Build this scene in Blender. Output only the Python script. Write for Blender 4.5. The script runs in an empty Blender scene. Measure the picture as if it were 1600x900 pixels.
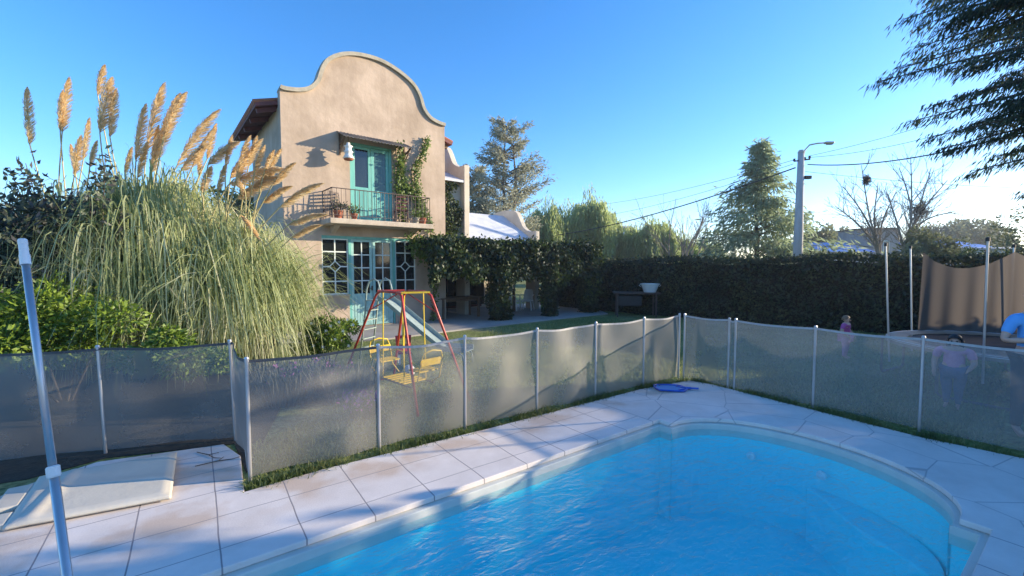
import bpy, bmesh, math, random
import numpy as np
from mathutils import Vector, Matrix
random.seed(7); rng = np.random.default_rng(7)
S = bpy.context.scene
R = math.radians
# ------------------------------------------------------------------ camera
F = 680.0; TH = math.atan(35.0/F); CH = 1.95
cd = bpy.data.cameras.new('camera'); cam = bpy.data.objects.new('camera', cd); S.collection.objects.link(cam)
cam.location = (0, 0, CH); cam.rotation_euler = (math.pi/2-TH, 0, 0)
cd.sensor_width = 36; cd.lens = F/1600*36; cd.clip_end = 2000; cd.clip_start = .05
S.camera = cam
# ------------------------------------------------------------------ light
SUN_EL = 13.6; SUN_AZ = 78.5       # azimuth clockwise from +Y
w = bpy.data.worlds.new("World"); S.world = w; w.use_nodes = True
nt = w.node_tree; nt.nodes.clear()
sky = nt.nodes.new('ShaderNodeTexSky'); sky.sky_type = 'NISHITA'; sky.sun_disc = False
sky.sun_elevation = R(SUN_EL); sky.sun_rotation = R(SUN_AZ); sky.air_density = 1.0; sky.dust_density = 0.3; sky.ozone_density = 4.0
bg = nt.nodes.new('ShaderNodeBackground'); bg.inputs[1].default_value = 0.15
wo = nt.nodes.new('ShaderNodeOutputWorld'); hs = nt.nodes.new('ShaderNodeHueSaturation'); hs.inputs['Saturation'].default_value = 1.2; nt.links.new(sky.outputs[0], hs.inputs['Color']); tint = nt.nodes.new('ShaderNodeMix'); tint.data_type = 'RGBA'; tint.blend_type = 'MULTIPLY'; tint.inputs[0].default_value = 1; tint.inputs[7].default_value = (1.12, 1.0, 1.08, 1); nt.links.new(hs.outputs[0], tint.inputs[6]); nt.links.new(tint.outputs[2], bg.inputs[0]); nt.links.new(bg.outputs[0], wo.inputs[0])
sl = bpy.data.lights.new('sun', 'SUN'); sl.energy = 4.2; sl.angle = R(0.5); sl.color = (1, .84, .6)
so = bpy.data.objects.new('sun', sl); S.collection.objects.link(so)
sd = Vector((math.sin(R(SUN_AZ))*math.cos(R(SUN_EL)), math.cos(R(SUN_AZ))*math.cos(R(SUN_EL)), math.sin(R(SUN_EL))))
so.rotation_euler = sd.to_track_quat('Z', 'Y').to_euler(); so.location = sd*30
S.view_settings.view_transform = 'Standard'; S.view_settings.look = 'None'; S.view_settings.gamma = 1
S.view_settings.use_curve_mapping = False; S.view_settings.exposure = 1.25
# ------------------------------------------------------------------ picture -> place
FW = np.array([0, math.cos(TH), -math.sin(TH)]); UP = np.array([0, math.sin(TH), math.cos(TH)]); CP = np.array([0, 0, CH])
def ray(px, py): return FW+np.array([(px-800)/F, 0, 0])+(450-py)/F*UP
def G(px, py, z=0.0):
    r = ray(px, py); p = CP+r*(z-CH)/r[2]; return Vector(p)
def D(px, py, d): return Vector(CP+ray(px, py)*d)
# ------------------------------------------------------------------ materials
MATS = {}
def ramp(n, stops):
    cr = n.color_ramp
    while len(cr.elements) > 1: cr.elements.remove(cr.elements[0])
    cr.elements[0].position = stops[0][0]; cr.elements[0].color = (*stops[0][1], 1)
    for p, c in stops[1:]:
        e = cr.elements.new(p); e.color = (*c, 1)
def mat(name, col, rough=.7, col2=None, scale=4, bump=0, bscale=60, metal=0, spec=.5, detail=6, stretch=None, trans=0):
    m = bpy.data.materials.new(name); m.use_nodes = True; n = m.node_tree.nodes; l = m.node_tree.links
    b = n['Principled BSDF']; b.inputs['Roughness'].default_value = rough; b.inputs['Metallic'].default_value = metal
    b.inputs['Specular IOR Level'].default_value = spec; b.inputs['Base Color'].default_value = (*col, 1)
    tc = n.new('ShaderNodeTexCoord'); mp = n.new('ShaderNodeMapping'); l.new(tc.outputs['Object'], mp.inputs[0])
    if stretch: mp.inputs['Scale'].default_value = stretch
    if col2 is None: col2 = tuple(c*.82 for c in col)
    t = n.new('ShaderNodeTexNoise'); t.inputs['Scale'].default_value = scale; t.inputs['Detail'].default_value = detail; t.inputs['Roughness'].default_value = .6
    l.new(mp.outputs[0], t.inputs[0])
    r = n.new('ShaderNodeValToRGB'); ramp(r, [(.32, col2), (.62, col)]); l.new(t.outputs[0], r.inputs[0]); l.new(r.outputs[0], b.inputs['Base Color'])
    if bump:
        t2 = n.new('ShaderNodeTexNoise'); t2.inputs['Scale'].default_value = bscale; t2.inputs['Detail'].default_value = 4; l.new(mp.outputs[0], t2.inputs[0])
        bp = n.new('ShaderNodeBump'); bp.inputs['Strength'].default_value = bump; bp.inputs['Distance'].default_value = .02
        l.new(t2.outputs[0], bp.inputs['Height']); l.new(bp.outputs[0], b.inputs['Normal'])
    MATS[name] = m; return m
def leafmat(name, cols, trans=.35, rough=.55, nscale=1.2, gloss=.035):
    """per leaf colour from a ramp, moved by a broad noise; diffuse + light passing through"""
    m = bpy.data.materials.new(name); m.use_nodes = True; n = m.node_tree.nodes; l = m.node_tree.links; n.clear()
    g = n.new('ShaderNodeNewGeometry'); tc = n.new('ShaderNodeTexCoord'); t = n.new('ShaderNodeTexNoise'); t.inputs['Scale'].default_value = nscale
    l.new(tc.outputs['Object'], t.inputs[0])
    a = n.new('ShaderNodeMath'); a.operation = 'MULTIPLY_ADD'; a.inputs[1].default_value = .6; l.new(g.outputs['Random Per Island'], a.inputs[0])
    s = n.new('ShaderNodeMath'); s.operation = 'MULTIPLY_ADD'; s.inputs[1].default_value = 1.4; s.inputs[2].default_value = -.5; l.new(t.outputs[0], s.inputs[0]); l.new(s.outputs[0], a.inputs[2])
    r = n.new('ShaderNodeValToRGB'); k = len(cols); ramp(r, [(i/(k-1), c) for i, c in enumerate(cols)]); l.new(a.outputs[0], r.inputs[0])
    d = n.new('ShaderNodeBsdfDiffuse'); tr = n.new('ShaderNodeBsdfTranslucent'); gl = n.new('ShaderNodeBsdfGlossy'); gl.inputs['Roughness'].default_value = rough
    l.new(r.outputs[0], d.inputs[0]); l.new(r.outputs[0], tr.inputs[0])
    m1 = n.new('ShaderNodeMixShader'); m1.inputs[0].default_value = trans; l.new(d.outputs[0], m1.inputs[1]); l.new(tr.outputs[0], m1.inputs[2])
    m2 = n.new('ShaderNodeMixShader'); m2.inputs[0].default_value = gloss; l.new(m1.outputs[0], m2.inputs[1]); l.new(gl.outputs[0], m2.inputs[2])
    gl.inputs[0].default_value = (.9, .95, 1, 1)
    o = n.new('ShaderNodeOutputMaterial'); l.new(m2.outputs[0], o.inputs[0]); MATS[name] = m; return m
# ------------------------------------------------------------------ object helpers
def tag(o, label=None, cat=None, group=None, kind=None):
    if label: o['label'] = label
    if cat: o['category'] = cat
    if group: o['group'] = group
    if kind: o['kind'] = kind
    return o
def thing(name, label, cat, loc=(0, 0, 0), rz=0, group=None):
    o = bpy.data.objects.new(name, None); S.collection.objects.link(o); o.empty_display_size = .2
    o.location = loc; o.rotation_euler = (0, 0, rz); return tag(o, label, cat, group)
def link(name, me, m, parent=None, smooth=False):
    o = bpy.data.objects.new(name, me); S.collection.objects.link(o)
    if m is not None:
        for mm in (m if isinstance(m, list) else [m]): me.materials.append(mm)
    if smooth: me.polygons.foreach_set('use_smooth', [True]*len(me.polygons))
    if parent: o.parent = parent
    return o
class MB:
    def __init__(s): s.v = []; s.f = []
    def add(s, vs, fs):
        k = len(s.v); s.v += [tuple(v) for v in vs]; s.f += [tuple(i+k for i in f) for f in fs]; return s
    def box(s, c, size, rz=0, M=None):
        x, y, z = (q/2 for q in size); vs = [Vector((a*x, b*y, d*z)) for a in (-1, 1) for b in (-1, 1) for d in (-1, 1)]
        if rz: rm = Matrix.Rotation(rz, 3, 'Z'); vs = [rm@v for v in vs]
        if M is not None: vs = [M@v for v in vs]
        vs = [v+Vector(c) for v in vs]
        return s.add(vs, [(0, 1, 3, 2), (4, 6, 7, 5), (0, 4, 5, 1), (2, 3, 7, 6), (0, 2, 6, 4), (1, 5, 7, 3)])
    def b2(s, a, b):
        return s.box([(p+q)/2 for p, q in zip(a, b)], [abs(q-p) for p, q in zip(a, b)])
    def bar(s, a, b, wd, th, up=(0, 0, 1)):
        a = Vector(a); b = Vector(b); d = (b-a).normalized(); u = Vector(up); sd_ = d.cross(u)
        if sd_.length < 1e-4: sd_ = d.cross(Vector((1, 0, 0)))
        sd_.normalize(); u = sd_.cross(d); vs = []
        for p in (a, b):
            for i, j in ((-1, -1), (1, -1), (1, 1), (-1, 1)): vs.append(p+sd_*(i*wd/2)+u*(j*th/2))
        return s.add(vs, [(0, 1, 2, 3), (7, 6, 5, 4), (0, 4, 5, 1), (1, 5, 6, 2), (2, 6, 7, 3), (3, 7, 4, 0)])
    def tube(s, pts, r, n=8, cap=True):
        pts = [Vector(p) for p in pts]; m = len(pts); rs = r if isinstance(r, (list, tuple)) else [r]*m
        ref = None; vs = []; fs = []
        for i, p in enumerate(pts):
            d = (pts[min(i+1, m-1)]-pts[max(i-1, 0)])
            if d.length < 1e-6: d = Vector((0, 0, 1))
            d.normalize()
            if ref is None: ref = d.orthogonal().normalized()
            ref = (ref-d*ref.dot(d))
            if ref.length < 1e-5: ref = d.orthogonal()
            ref.normalize(); q = d.cross(ref)
            for k in range(n):
                a = 2*math.pi*k/n; vs.append(p+(ref*math.cos(a)+q*math.sin(a))*rs[i])
        for i in range(m-1):
            for k in range(n): a = i*n+k; b = i*n+(k+1) % n; fs.append((a, b, b+n, a+n))
        if cap: fs.append(tuple(range(n-1, -1, -1))); fs.append(tuple(range((m-1)*n, m*n)))
        return s.add(vs, fs)
    def lathe(s, prof, c=(0, 0, 0), n=20):
        vs = []; fs = []; m = len(prof)
        for r, z in prof:
            for k in range(n): a = 2*math.pi*k/n; vs.append((c[0]+r*math.cos(a), c[1]+r*math.sin(a), c[2]+z))
        for i in range(m-1):
            for k in range(n): a = i*n+k; b = i*n+(k+1) % n; fs.append((a, b, b+n, a+n))
        return s.add(vs, fs)
    def plate(s, outer, holes, fn, t):
        """2D outline with holes; fn(a,b,h) -> xyz ; thickness t"""
        bm = bmesh.new(); loops = []
        for lp in [outer]+holes:
            vv = [bm.verts.new((p[0], p[1], 0)) for p in lp]; loops.append(vv)
            for i in range(len(vv)): bm.edges.new((vv[i], vv[(i+1) % len(vv)]))
        bmesh.ops.triangle_fill(bm, edges=bm.edges[:], use_beauty=True); bm.verts.index_update()
        co = [v.co.copy() for v in bm.verts]; N = len(co); fs = []
        for f_ in bm.faces:
            ix = [v.index for v in f_.verts]
            fs.append(tuple(ix)); fs.append(tuple(i+N for i in reversed(ix)))
        for vv in loops:
            for i in range(len(vv)):
                a = vv[i].index; b = vv[(i+1) % len(vv)].index; fs.append((a, b, b+N, a+N))
        bm.free()
        return s.add([fn(c.x, c.y, 0) for c in co]+[fn(c.x, c.y, t) for c in co], fs)
    def build(s, name, m, parent=None, smooth=False, bevel=0, fix=True):
        me = bpy.data.meshes.new(name); me.from_pydata(s.v, [], s.f); me.update()
        if fix:
            bm = bmesh.new(); bm.from_mesh(me); bmesh.ops.recalc_face_normals(bm, faces=bm.faces[:]); bm.to_mesh(me); bm.free()
        o = link(name, me, m, parent, smooth)
        if bevel: q = o.modifiers.new('b', 'BEVEL'); q.width = bevel; q.segments = 2; q.limit_method = 'ANGLE'
        return o
def npmesh(name, V, Fq, m, parent=None, smooth=False):
    me = bpy.data.meshes.new(name); V = np.ascontiguousarray(V, dtype=np.float32).reshape(-1, 3); Fq = np.ascontiguousarray(Fq, dtype=np.int32)
    nf, k = Fq.shape; me.vertices.add(len(V)); me.vertices.foreach_set('co', V.ravel()); me.loops.add(nf*k); me.loops.foreach_set('vertex_index', Fq.ravel())
    me.polygons.add(nf); me.polygons.foreach_set('loop_start', np.arange(0, nf*k, k, dtype=np.int32)); me.polygons.foreach_set('loop_total', np.full(nf, k, dtype=np.int32))
    me.update(calc_edges=True); return link(name, me, m, parent, smooth)
def nrm(a): return a/np.maximum(np.linalg.norm(a, axis=-1, keepdims=True), 1e-9)
def rdir(n): return nrm(rng.normal(size=(n, 3)))
def leaf_arrays(P, Dr, L, W, fold=.25):
    n = len(P); Dr = nrm(Dr); sd_ = nrm(np.cross(Dr, rdir(n))); up = np.cross(sd_, Dr)
    L = np.broadcast_to(L, n)[:, None]; W = np.broadcast_to(W, n)[:, None]
    a = P; b = P+Dr*L*.45+sd_*W*.5+up*W*fold; c = P+Dr*L; d = P+Dr*L*.45-sd_*W*.5+up*W*fold
    return np.stack([a, b, c, d], 1).reshape(-1, 3), np.arange(n*4).reshape(n, 4)
def leaves(name, P, Dr, L, W, m, parent=None, fold=.25):
    V, Q = leaf_arrays(np.asarray(P), np.asarray(Dr), L, W, fold); return npmesh(name, V, Q, m, parent)
def ribbon_arrays(path, width, side):
    """path n,k,3 ; width n,k ; side n,3"""
    n, k, _ = path.shape; s_ = nrm(side)[:, None, :]
    V = np.stack([path-s_*width[..., None]/2, path+s_*width[..., None]/2], 2).reshape(-1, 3)
    b = (np.arange(n)*k*2)[:, None]+np.arange(k-1)[None]*2; b = b.reshape(-1)
    return V, np.stack([b, b+1, b+3, b+2], 1)
def copy_tree(o, parent=None, **kw):
    c = o.copy(); S.collection.objects.link(c); c.parent = parent
    for ch in list(o.children): copy_tree(ch, c)
    return c
def smooth_curve(pts, k=5):
    pts = [np.array(p, float) for p in pts]; out = []
    for i in range(len(pts)-1):
        p0 = pts[max(i-1, 0)]; p1 = pts[i]; p2 = pts[i+1]; p3 = pts[min(i+2, len(pts)-1)]
        for j in range(k):
            t = j/k; out.append(.5*((2*p1)+(-p0+p2)*t+(2*p0-5*p1+4*p2-p3)*t*t+(-p0+3*p1-3*p2+p3)*t**3))
    out.append(pts[-1]); return out
# ------------------------------------------------------------------ material list
M = {}
M['stucco'] = mat('stucco', (.52, .41, .32), .92, (.37, .285, .21), .9, .5, 7, detail=10)
def weather(m, dark, amt):
    n = m.node_tree.nodes; l = m.node_tree.links; b = n['Principled BSDF']; src = b.inputs['Base Color'].links[0].from_socket
    tc = n.new('ShaderNodeTexCoord'); mp = n.new('ShaderNodeMapping'); mp.inputs['Scale'].default_value = (2.6, 2.6, .3); l.new(tc.outputs['Object'], mp.inputs[0])
    t = n.new('ShaderNodeTexNoise'); t.inputs['Scale'].default_value = 1.5; t.inputs['Detail'].default_value = 8; l.new(mp.outputs[0], t.inputs[0])
    v = n.new('ShaderNodeTexNoise'); v.inputs['Scale'].default_value = .8; v.inputs['Detail'].default_value = 3; v.inputs['Distortion'].default_value = 1.5; l.new(tc.outputs['Object'], v.inputs[0])
    r = n.new('ShaderNodeValToRGB'); ramp(r, [(.42, (0, 0, 0)), (.72, (1, 1, 1))]); l.new(t.outputs[0], r.inputs[0]); r2 = n.new('ShaderNodeValToRGB'); ramp(r2, [(.5, (0, 0, 0)), (.56, (1, 1, 1))]); l.new(v.outputs[0], r2.inputs[0])
    s1 = n.new('ShaderNodeMath'); s1.operation = 'MULTIPLY_ADD'; s1.inputs[1].default_value = .35; l.new(r2.outputs[0], s1.inputs[0]); s0 = n.new('ShaderNodeMath'); s0.operation = 'MULTIPLY'; s0.inputs[1].default_value = .65; l.new(r.outputs[0], s0.inputs[0]); l.new(s0.outputs[0], s1.inputs[2])
    s2 = n.new('ShaderNodeMath'); s2.operation = 'MULTIPLY'; s2.inputs[1].default_value = amt; l.new(s1.outputs[0], s2.inputs[0])
    mx = n.new('ShaderNodeMix'); mx.data_type = 'RGBA'; l.new(s2.outputs[0], mx.inputs[0]); l.new(src, mx.inputs[6]); mx.inputs[7].default_value = (*dark, 1); l.new(mx.outputs[2], b.inputs['Base Color'])
weather(M['stucco'], (.27, .2, .15), .42)
M['stucco_pale'] = mat('stucco_pale', (.62, .55, .45), .92, (.52, .46, .37), 2, .3, 30)
M['coping'] = mat('coping_cement', (.42, .38, .3), .9, (.3, .28, .22), 5, .4, 40)
M['slabc'] = mat('balcony_cement', (.52, .45, .36), .9, (.4, .33, .26), 4, .3, 40)
M['teal'] = mat('turquoise_paint', (.16, .47, .42), .45, (.12, .39, .35), 9, .15, 60, stretch=(1, 1, .15))
M['palegreen'] = mat('pale_green_paint', (.74, .8, .76), .5, (.64, .71, .67), 9)
M['glass'] = mat('dark_glass', (.012, .016, .018), .06, (.02, .024, .024), 2, spec=.8)
M['curtain'] = mat('curtained_glass', (.05, .12, .12), .15, (.03, .08, .085), 3, stretch=(14, 1, .3))
M['maroon'] = mat('maroon_wood', (.17, .05, .045), .7, (.1, .03, .03), 6, .2, 40)
M['tile'] = mat('terracotta_roof', (.36, .13, .06), .85, (.25, .09, .05), 8, .3, 30)
M['whiteroof'] = mat('white_painted_roof', (.62, .64, .68), .6, (.5, .52, .56), 3, .1, 20)
M['concrete'] = mat('patio_concrete', (.36, .34, .31), .9, (.29, .27, .25), 1.4, .25, 40)
M['iron'] = mat('dark_iron', (.06, .045, .04), .6, (.09, .05, .04), 30)
M['zinc'] = mat('weathered_sheet', (.2, .19, .17), .6, (.12, .1, .09), 12, metal=.3)
M['terracotta'] = mat('terracotta_pot', (.4, .13, .07), .85, (.3, .1, .05), 12, .2, 50)
M['alu'] = mat('aluminium_tube', (.55, .55, .56), .38, (.45, .45, .47), 10, metal=.75, stretch=(1, 1, .2))
M['darkpost'] = mat('grey_post', (.2, .2, .2), .5, (.15, .15, .15), 10, metal=.5)
M['whitepl'] = mat('white_plastic', (.78, .78, .77), .4, (.68, .68, .66), 4)
M['bark'] = mat('bark', (.13, .1, .075), .95, (.07, .055, .04), 12, .8, 30, stretch=(1, 1, .25))
M['barkpale'] = mat('pale_bark', (.28, .25, .21), .9, (.16, .14, .12), 12, .5, 30, stretch=(1, 1, .25))
M['wood'] = mat('old_wood', (.16, .1, .06), .8, (.1, .06, .035), 8, .3, 30, stretch=(6, 1, 1))
M['red'] = mat('red_paint', (.5, .045, .03), .4, (.4, .06, .04), 20, .1, 80)
M['yellow'] = mat('yellow_paint', (.8, .56, .03), .4, (.68, .45, .04), 20, .1, 80)
M['slideg'] = mat('grey_green_paint', (.33, .4, .37), .45, (.25, .31, .28), 12)
M['pink'] = mat('pink_plastic', (.7, .06, .1), .4)
M['blue'] = mat('blue_plastic', (.02, .1, .5), .35)
M['cream'] = mat('cream_fibreglass', (.62, .57, .47), .5, (.53, .48, .4), 2.5, .1, 25)
M['pole'] = mat('concrete_pole', (.45, .44, .43), .85, (.36, .35, .34), 5, .2, 30, stretch=(1, 1, .3))
M['black'] = mat('black_rubber', (.02, .02, .022), .6)
M['skin'] = mat('skin', (.56, .35, .26), .55, (.5, .3, .22), 8)
M['hair'] = mat('dark_hair', (.025, .015, .012), .5, (.015, .01, .008), 60)
M['hairb'] = mat('brown_hair', (.22, .14, .08), .55, (.13, .08, .045), 60)
M['pinkcloth'] = mat('pink_cloth', (.5, .1, .3), .9, (.42, .08, .25), 14, .2, 200)
M['pinkpale'] = mat('pale_pink_cloth', (.62, .3, .45), .9, (.52, .24, .38), 14)
M['jeans'] = mat('denim', (.07, .11, .22), .9, (.05, .08, .16), 20)
M['bluecloth'] = mat('blue_cloth', (.14, .42, .82), .85, (.11, .35, .72), 10)
M['navy'] = mat('navy_cloth', (.015, .018, .035), .9)
M['trampnet'] = None
# foliage
M['L_pampas'] = leafmat('pampas_blades', [(.13, .18, .05), (.33, .38, .14), (.5, .54, .26), (.66, .62, .42)], .45, nscale=.9)
M['plume'] = leafmat('pampas_plume', [(.68, .5, .26), (.86, .68, .4), (.95, .82, .56)], .65, nscale=6, gloss=.02)
M['stalk'] = mat('pampas_stalk', (.5, .42, .22), .8, (.36, .33, .15), 12)
M['L_plum'] = leafmat('plum_leaves', [(.035, .028, .04), (.07, .07, .065), (.11, .14, .08), (.17, .2, .11)], .3, nscale=1)
M['L_bright'] = leafmat('bright_leaves', [(.05, .09, .012), (.13, .21, .02), (.22, .32, .03), (.3, .4, .05)], .4, nscale=1.5)
M['L_mid'] = leafmat('shrub_leaves', [(.03, .06, .015), (.07, .12, .025), (.13, .2, .04)], .35, nscale=1.5)
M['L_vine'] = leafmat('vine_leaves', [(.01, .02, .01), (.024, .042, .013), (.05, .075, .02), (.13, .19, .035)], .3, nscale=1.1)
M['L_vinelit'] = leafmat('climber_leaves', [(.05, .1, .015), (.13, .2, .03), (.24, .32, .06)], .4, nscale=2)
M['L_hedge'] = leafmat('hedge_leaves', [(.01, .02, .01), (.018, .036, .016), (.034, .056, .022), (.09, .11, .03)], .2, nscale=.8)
M['L_conif'] = leafmat('casuarina_needles', [(.16, .17, .12), (.28, .29, .2), (.4, .4, .28), (.48, .46, .33)], .55, nscale=.35)
M['L_willow'] = leafmat('willow_leaves', [(.22, .28, .1), (.4, .48, .18), (.56, .63, .28)], .6, nscale=.3)
M['L_cedar'] = leafmat('cedar_leaves', [(.16, .21, .13), (.28, .35, .2), (.4, .47, .27)], .55, nscale=.4)
M['L_far'] = leafmat('distant_leaves', [(.1, .12, .08), (.18, .2, .12), (.28, .29, .15)], .4, nscale=.3)
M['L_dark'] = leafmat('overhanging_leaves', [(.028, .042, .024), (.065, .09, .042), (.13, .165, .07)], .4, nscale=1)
M['L_olive'] = leafmat('olive_leaves', [(.09, .1, .05), (.17, .19, .1), (.26, .28, .12)], .35, nscale=.8)
M['L_grass'] = leafmat('grass_blades', [(.09, .14, .03), (.18, .24, .06), (.3, .34, .11), (.44, .41, .2)], .5, nscale=.7)
M['L_fringe'] = leafmat('fringe_blades', [(.03, .055, .012), (.07, .11, .02), (.12, .16, .035), (.26, .25, .1)], .4, nscale=1.5)
M['L_lav'] = leafmat('lavender_leaves', [(.12, .13, .1), (.22, .23, .18), (.32, .32, .27)], .3, nscale=2)
M['flowerw'] = mat('white_petals', (.8, .8, .76), .7)
M['flowerp'] = mat('purple_petals', (.35, .13, .33), .7)

M['soil'] = mat('shaded_soil', (.05, .04, .028), 1, (.025, .02, .014), 9, .8, 30)  # earth colour, near-black to hold the shade behind the left fence too
# ------------------------------------------------------------------ pool frame
P0 = G(1030, 655); PL = G(340, 890); ud = (P0-PL).normalized(); PA = math.atan2(ud.y, ud.x)
ud = Vector((math.cos(PA), math.sin(PA), 0)); vd = Vector((-math.sin(PA), math.cos(PA), 0))
PWID = 2.86
def PW(x, y, z=0): return Vector(P0)+ud*x+vd*y+Vector((0, 0, z))
def toP(p): q = Vector(p)-P0; return (q.dot(ud), q.dot(vd))
def pool_outline(off=0):
    """left edge, small shoulder, arc, shoulder, right edge; off grows it"""
    o = [(-8.2-off, -PWID-off), (0.0+off, -PWID-off), (0.0+off, -PWID+.17-off)]
    half = PWID/2-.17+off*.6; c = -PWID/2; rise = .98
    for i in range(29):
        a = -math.pi/2+math.pi*i/28; o.append((rise*abs(math.cos(a))**.9+off if 0 < i < 28 else off, c+half*math.sin(a)))
    o += [(0.0+off, 0-.17+off), (0.0+off, 0+off), (-8.2-off, 0+off)]
    # drop duplicates
    r = []
    for p in o:
        if not r or (abs(p[0]-r[-1][0])+abs(p[1]-r[-1][1])) > 1e-3: r.append(p)
    return r
# ---- ground
def ground_mat():
    m = bpy.data.materials.new('lawn'); m.use_nodes = True; n = m.node_tree.nodes; l = m.node_tree.links; b = n['Principled BSDF']
    b.inputs['Roughness'].default_value = .95; b.inputs['Specular IOR Level'].default_value = .1
    tc = n.new('ShaderNodeTexCoord')
    t = n.new('ShaderNodeTexNoise'); t.inputs['Scale'].default_value = .5; t.inputs['Detail'].default_value = 8; l.new(tc.outputs['Object'], t.inputs[0])
    t2 = n.new('ShaderNodeTexNoise'); t2.inputs['Scale'].default_value = 18; t2.inputs['Detail'].default_value = 6; l.new(tc.outputs['Object'], t2.inputs[0])
    r = n.new('ShaderNodeValToRGB'); ramp(r, [(.3, (.13, .17, .05)), (.5, (.22, .25, .085)), (.7, (.34, .31, .16))]); l.new(t.outputs[0], r.inputs[0])
    r2 = n.new('ShaderNodeValToRGB'); ramp(r2, [(.3, (.45, .45, .45)), (.7, (1.3, 1.3, 1.3))]); l.new(t2.outputs[0], r2.inputs[0])
    mx = n.new('ShaderNodeMix'); mx.data_type = 'RGBA'; mx.blend_type = 'MULTIPLY'; mx.inputs[0].default_value = 1; l.new(r.outputs[0], mx.inputs[6]); l.new(r2.outputs[0], mx.inputs[7])
    l.new(mx.outputs[2], b.inputs['Base Color'])
    bp = n.new('ShaderNodeBump'); bp.inputs['Strength'].default_value = .8; bp.inputs['Distance'].default_value = .04; l.new(t2.outputs[0], bp.inputs['Height']); l.new(bp.outputs[0], b.inputs['Normal'])
    return m
hole = [PW(x, y)[:2] for x, y in pool_outline(.15)]
g = MB(); big = [(600*math.cos(2*math.pi*i/24), 600*math.sin(2*math.pi*i/24)) for i in range(24)]
bm = bmesh.new()
for lp in (big, hole):
    vv = [bm.verts.new((p[0], p[1], -.03)) for p in lp]
    for i in range(len(vv)): bm.edges.new((vv[i], vv[(i+1) % len(vv)]))
bmesh.ops.triangle_fill(bm, edges=bm.edges[:], use_beauty=True); bmesh.ops.recalc_face_normals(bm, faces=bm.faces[:])
me = bpy.data.meshes.new('ground'); bm.to_mesh(me); bm.free()
tag(link('ground', me, ground_mat()), kind='structure')
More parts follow.
